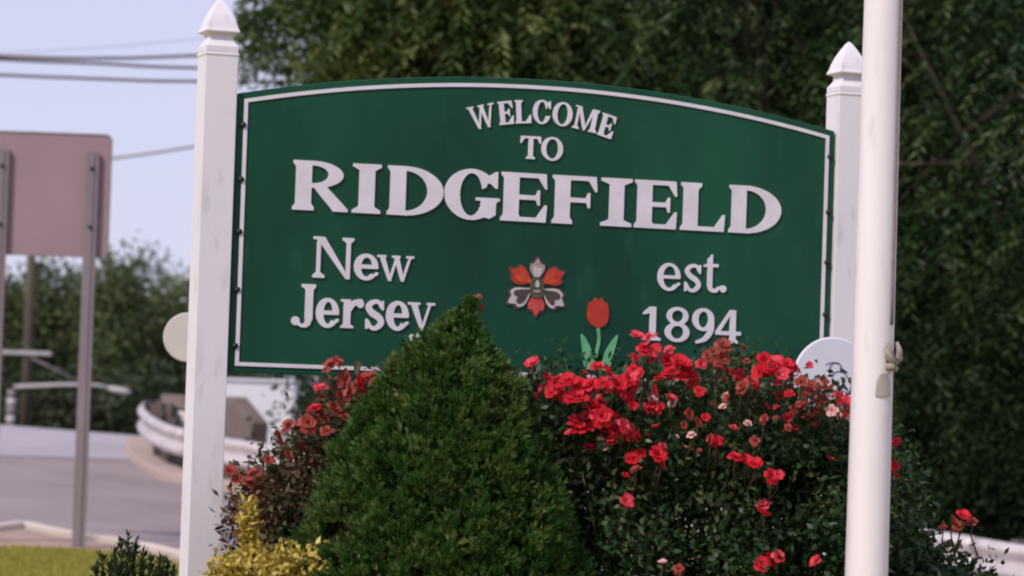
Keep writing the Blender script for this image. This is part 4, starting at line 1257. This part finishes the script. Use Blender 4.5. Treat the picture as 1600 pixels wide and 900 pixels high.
RB_top = [(790, 610), (830, 585), (850, 578), (900, 580), (960, 580), (1000, 562), (1050, 572), (1130, 562), (1200, 572), (1260, 590), (1310, 605), (1370, 650), (1395, 700), (1412, 770), (1432, 850), (1490, 868), (1530, 900)]
bbx = at(1100, 640, 13.35)
rb, o3r = bush('rose_bush', 'large rose bush with bright red blossoms below the year 1894', (bbx[0], bbx[1]), 13.35, RB_top, (800, 1530), 0.46, 1150, 62, MT['roseleaf'])
RED = [(995, 528, 14, 'p'), (1015, 530, 15, 'p'), (1006, 546, 12, 'r'), (1026, 552, 11, 'p'), (1045, 563, 14, 'r'), (1063, 571, 18, 'r'), (1050, 582, 15, 'r'), (1076, 582, 12, 'r'),
       (868, 600, 12, 'r'), (886, 598, 16, 'r'), (906, 606, 19, 'r'), (900, 624, 17, 'r'), (921, 602, 14, 'r'), (934, 576, 12, 'r'), (947, 582, 12, 'r'), (961, 596, 13, 'r'), (985, 594, 16, 'r'), (1001, 588, 12, 'p'), (942, 601, 12, 'r'), (974, 603, 12, 'r'),
       (850, 607, 11, 'p'), (833, 570, 12, 'p'), (925, 640, 15, 'r'), (940, 651, 17, 'r'), (958, 660, 16, 'r'), (946, 670, 13, 'r'), (974, 666, 12, 'p'), (984, 679, 11, 'p'),
       (1018, 612, 13, 'p'), (1014, 638, 14, 'p'), (1048, 625, 12, 'p'), (1130, 540, 13, 'f'), (1127, 560, 12, 'f'), (1160, 545, 9, 'f'), (1144, 585, 13, 'r'), (1159, 605, 12, 'f'), (1120, 572, 10, 'f'), (1171, 596, 9, 'f'),
       (1194, 566, 16, 'r'), (1211, 571, 17, 'p'), (1204, 586, 14, 'r'), (1230, 571, 14, 'r'), (1222, 586, 12, 'p'), (1188, 582, 12, 'r'), (1240, 583, 12, 'f'), (1252, 598, 12, 'f'), (1268, 606, 12, 'f'), (1262, 620, 12, 'f'), (1280, 615, 11, 'f'), (1290, 600, 9, 'f'),
       (1310, 622, 13, 'p'), (1321, 630, 11, 'p'), (1283, 632, 9, 'f'), (1300, 642, 10, 'w'), (1278, 596, 7, 'w'), (1120, 690, 12, 'r'), (1110, 686, 9, 'f'), (1194, 655, 8, 'f'), (1180, 690, 8, 'f'),
       (990, 718, 13, 'r'), (1002, 710, 10, 'r'), (1028, 711, 14, 'r'), (1032, 723, 11, 'p'), (994, 735, 10, 'f'), (1148, 715, 12, 'r'), (1164, 724, 16, 'r'), (1179, 727, 12, 'r'), (1205, 745, 12, 'r'), (1216, 743, 9, 'p'),
       (978, 785, 12, 'p'), (1192, 789, 11, 'p'), (1194, 805, 12, 'r'), (1190, 881, 12, 'r'), (1205, 874, 14, 'r'), (1216, 869, 10, 'p'), (1275, 878, 10, 'p'), (1400, 690, 8, 'r'), (1399, 746, 10, 'r'), (1397, 728, 8, 'r'),
       (1488, 816, 12, 'f'), (1504, 808, 11, 'r'), (1500, 826, 10, 'f'), (1519, 816, 8, 'f'), (1474, 826, 8, 'f'), (1090, 660, 8, 'f'), (1080, 680, 7, 'w'), (1240, 640, 7, 'f'), (1060, 890, 8, 'f'), (1035, 880, 7, 'w')]
stalks = MB()
for x, y, r, kd in RED:
    p = bloom(rb, o3r, x, y, 13.35 - random.uniform(0.46, 0.58), r * random.uniform(0.78, 0.98), kd)
    stalks.tube([p + np.array([random.uniform(-.05, .05), 0.12, -0.14]), p + np.array([0, 0.03, -0.05]), p], [0.004, 0.003, 0.003], 5)
tag(stalks.build('flower_stalks', MT['cane'], rb, True), kind='stuff')
for x, y, r, kd in RED:                                 # smaller heads and buds crowding the top clusters
    if y < 690 and x < 1330:
        for _ in range(2):
            bloom(rb, o3r, x + random.gauss(0, 24), y + abs(random.gauss(4, 20)), 13.35 - random.uniform(0.44, 0.54), r * random.uniform(0.4, 0.75), random.choice('rrp') if kd in 'rp' else kd)
for _ in range(40):
    x = RNG.uniform(860, 1300); y = np.interp(x, *np.array(RB_top).T) + RNG.uniform(0, 130) ** 1.0
    bloom(rb, o3r, x, y, 13.35 - random.uniform(0.42, 0.56), random.uniform(5, 9), random.choice('frrpw'))

LB_top = [(340, 800), (380, 770), (405, 742), (430, 705), (455, 675), (480, 645), (508, 606), (530, 588), (560, 594), (600, 600), (680, 540), (740, 500), (770, 570), (800, 640)]
lbx = at(520, 640, 13.3)
lb, o3l = bush('rose_bush', 'bronzed rose bush with faded red blossoms between left post and arborvitae', (lbx[0], lbx[1]), 13.3, LB_top, (388, 690), 0.25, 410, 60, MT['roseleaf2'])
FADE = [(516, 572, 11, 'f'), (526, 566, 9, 'f'), (501, 608, 9, 'p'), (500, 622, 8, 'f'), (540, 594, 12, 'f'), (558, 600, 13, 'r'), (574, 594, 12, 'f'), (548, 612, 11, 'f'), (522, 640, 11, 'f'), (500, 650, 11, 'f'), (482, 662, 12, 'f'), (465, 672, 10, 'f'), (492, 640, 9, 'r'), (450, 666, 10, 'f'),
        (432, 684, 9, 'f'), (530, 622, 9, 'f'), (566, 625, 10, 'f'), (540, 655, 9, 'f'), (510, 675, 8, 'f'), (470, 700, 8, 'f'), (450, 712, 7, 'f'), (360, 738, 9, 'f'), (396, 742, 11, 'f'), (390, 757, 9, 'f'), (372, 750, 8, 'f'), (420, 720, 7, 'f'), (744, 470, 9, 'f'), (738, 482, 8, 'f'), (748, 484, 8, 'f')]
for x, y, r, kd in FADE:
    bloom(lb, o3l, x, y, 13.3 - random.uniform(0.27, 0.36), r * 1.1, kd)

# golden shrub at the foot of the left post
yb = at(405, 900, 12.7); yz = tz(yb[0], yb[1])
ys_ = empty('golden_shrub', (yb[0], yb[1], yz)); tag(ys_, 'golden yellow leaved shrub with one upright sprig at the left post\'s foot', 'shrub')
o3 = np.array([yb[0], yb[1], yz])
C = []
for _ in range(120):
    px = RNG.uniform(338, 500); t = np.interp(px, [335, 360, 400, 440, 470, 500], [896, 868, 862, 854, 850, 853])
    d = RNG.uniform(-1, 1)
    C.append(at(px, t + 12 * d * d + 8 + RNG.random() ** 1.5 * 260, 12.7 + d * 0.16))
for _ in range(22):
    C.append(at(389 + RNG.normal() * 2, RNG.uniform(792, 870), 12.72 + RNG.normal() * .01))
C = np.array(C); n = len(C) * 26
off = RNG.normal(size=(n, 3)) * 0.026
P = np.repeat(C, 26, 0) + off * np.repeat(np.where(np.arange(len(C)) < 120, 1.0, 0.42), 26)[:, None]
tag(link('foliage', quadmesh('foliage', sub(leaves(P, unit(RNG.normal(size=(n, 3)) + [0, -.3, .5]), .030 * (.7 + .6 * RNG.random(n)), .019), o3), MT['gold']), ys_), kind='stuff')
mb = MB()
for k in range(0, len(C), 4):
    e_ = C[k] - o3; mb.tube([(e_[0] * .3, e_[1] * .3, -0.05), e_ * np.array([.7, .7, .5]), e_], [.007, .005, .002], 5)
tag(mb.build('stems', MT['cane'], ys_, True), kind='stuff')

# dark juniper left of the post
jb = at(212, 910, 13.0); jz = tz(jb[0], jb[1])
jn = empty('juniper', (jb[0], jb[1], jz)); tag(jn, 'dark green spiky juniper left of the left post', 'shrub')
o3 = np.array([jb[0], jb[1], jz])
V = []; mb = MB()
for px, top, dpt in [(160, 872, 0), (178, 862, .05), (190, 848, -.03), (200, 838, .02), (212, 842, .06), (224, 862, -.04), (236, 874, .03), (252, 872, 0), (262, 880, .06), (150, 888, -.03), (172, 884, .08), (206, 868, -.08), (244, 890, -.08), (270, 892, .02), (186, 890, -.1), (222, 886, -.1)]:
    tip = at(px, top, 13.0 + dpt) - o3
    b0 = np.array([tip[0] * 0.35, tip[1] * 0.35 + dpt * .3, 0.0])
    tt = RNG.random(420) ** 0.8
    ctl = b0 * 0.4 + tip * 0.6 + np.array([0, 0, -0.12])
    Pn = ((1 - tt) ** 2)[:, None] * b0 + (2 * tt * (1 - tt))[:, None] * ctl + (tt ** 2)[:, None] * tip
    ax_ = unit(tip - ctl)
    rr = 0.035 * (1.05 - tt)[:, None]
    Pn = Pn + RNG.normal(size=(420, 3)) * rr * 0.6
    V.append(leaves(Pn, unit(ax_ * 1.1 + RNG.normal(size=(420, 3)) * 0.5), .038 * (.6 + .6 * RNG.random(420)), .009))
    mb.tube([b0, b0 * .25 + ctl * .5 + tip * .25, tip], [.008, .005, .002], 5)
tag(link('foliage', quadmesh('foliage', np.concatenate(V), MT['juniper']), jn), kind='stuff')
tag(mb.build('stems', MT['cane'], jn, True), kind='stuff')

# grass on the lawn that the view reaches
n = 170000
gx_ = RNG.normal(-4.2, 3.2, n); gy_ = 33.6 - np.abs(RNG.normal(0, 5.0, n))
le = np.array(lawn_edge); le = le[le[:, 0].argsort()]
kp = gy_ < np.interp(gx_, le[:, 0], le[:, 1]) + RNG.normal(size=n) * 0.25; gx_, gy_ = gx_[kp], gy_[kp]; n = len(gx_)
P = np.stack([gx_, gy_, terrain(gx_, gy_)], 1)
tag(link('grass', quadmesh('grass', leaves(P, unit(RNG.normal(size=(n, 3)) * 0.35 + [0, 0, 1]), .045 * (.5 + RNG.random(n)), .010), MT['grass'])), 'short yellow green grass in front of the road sign', 'grass', None, 'stuff')
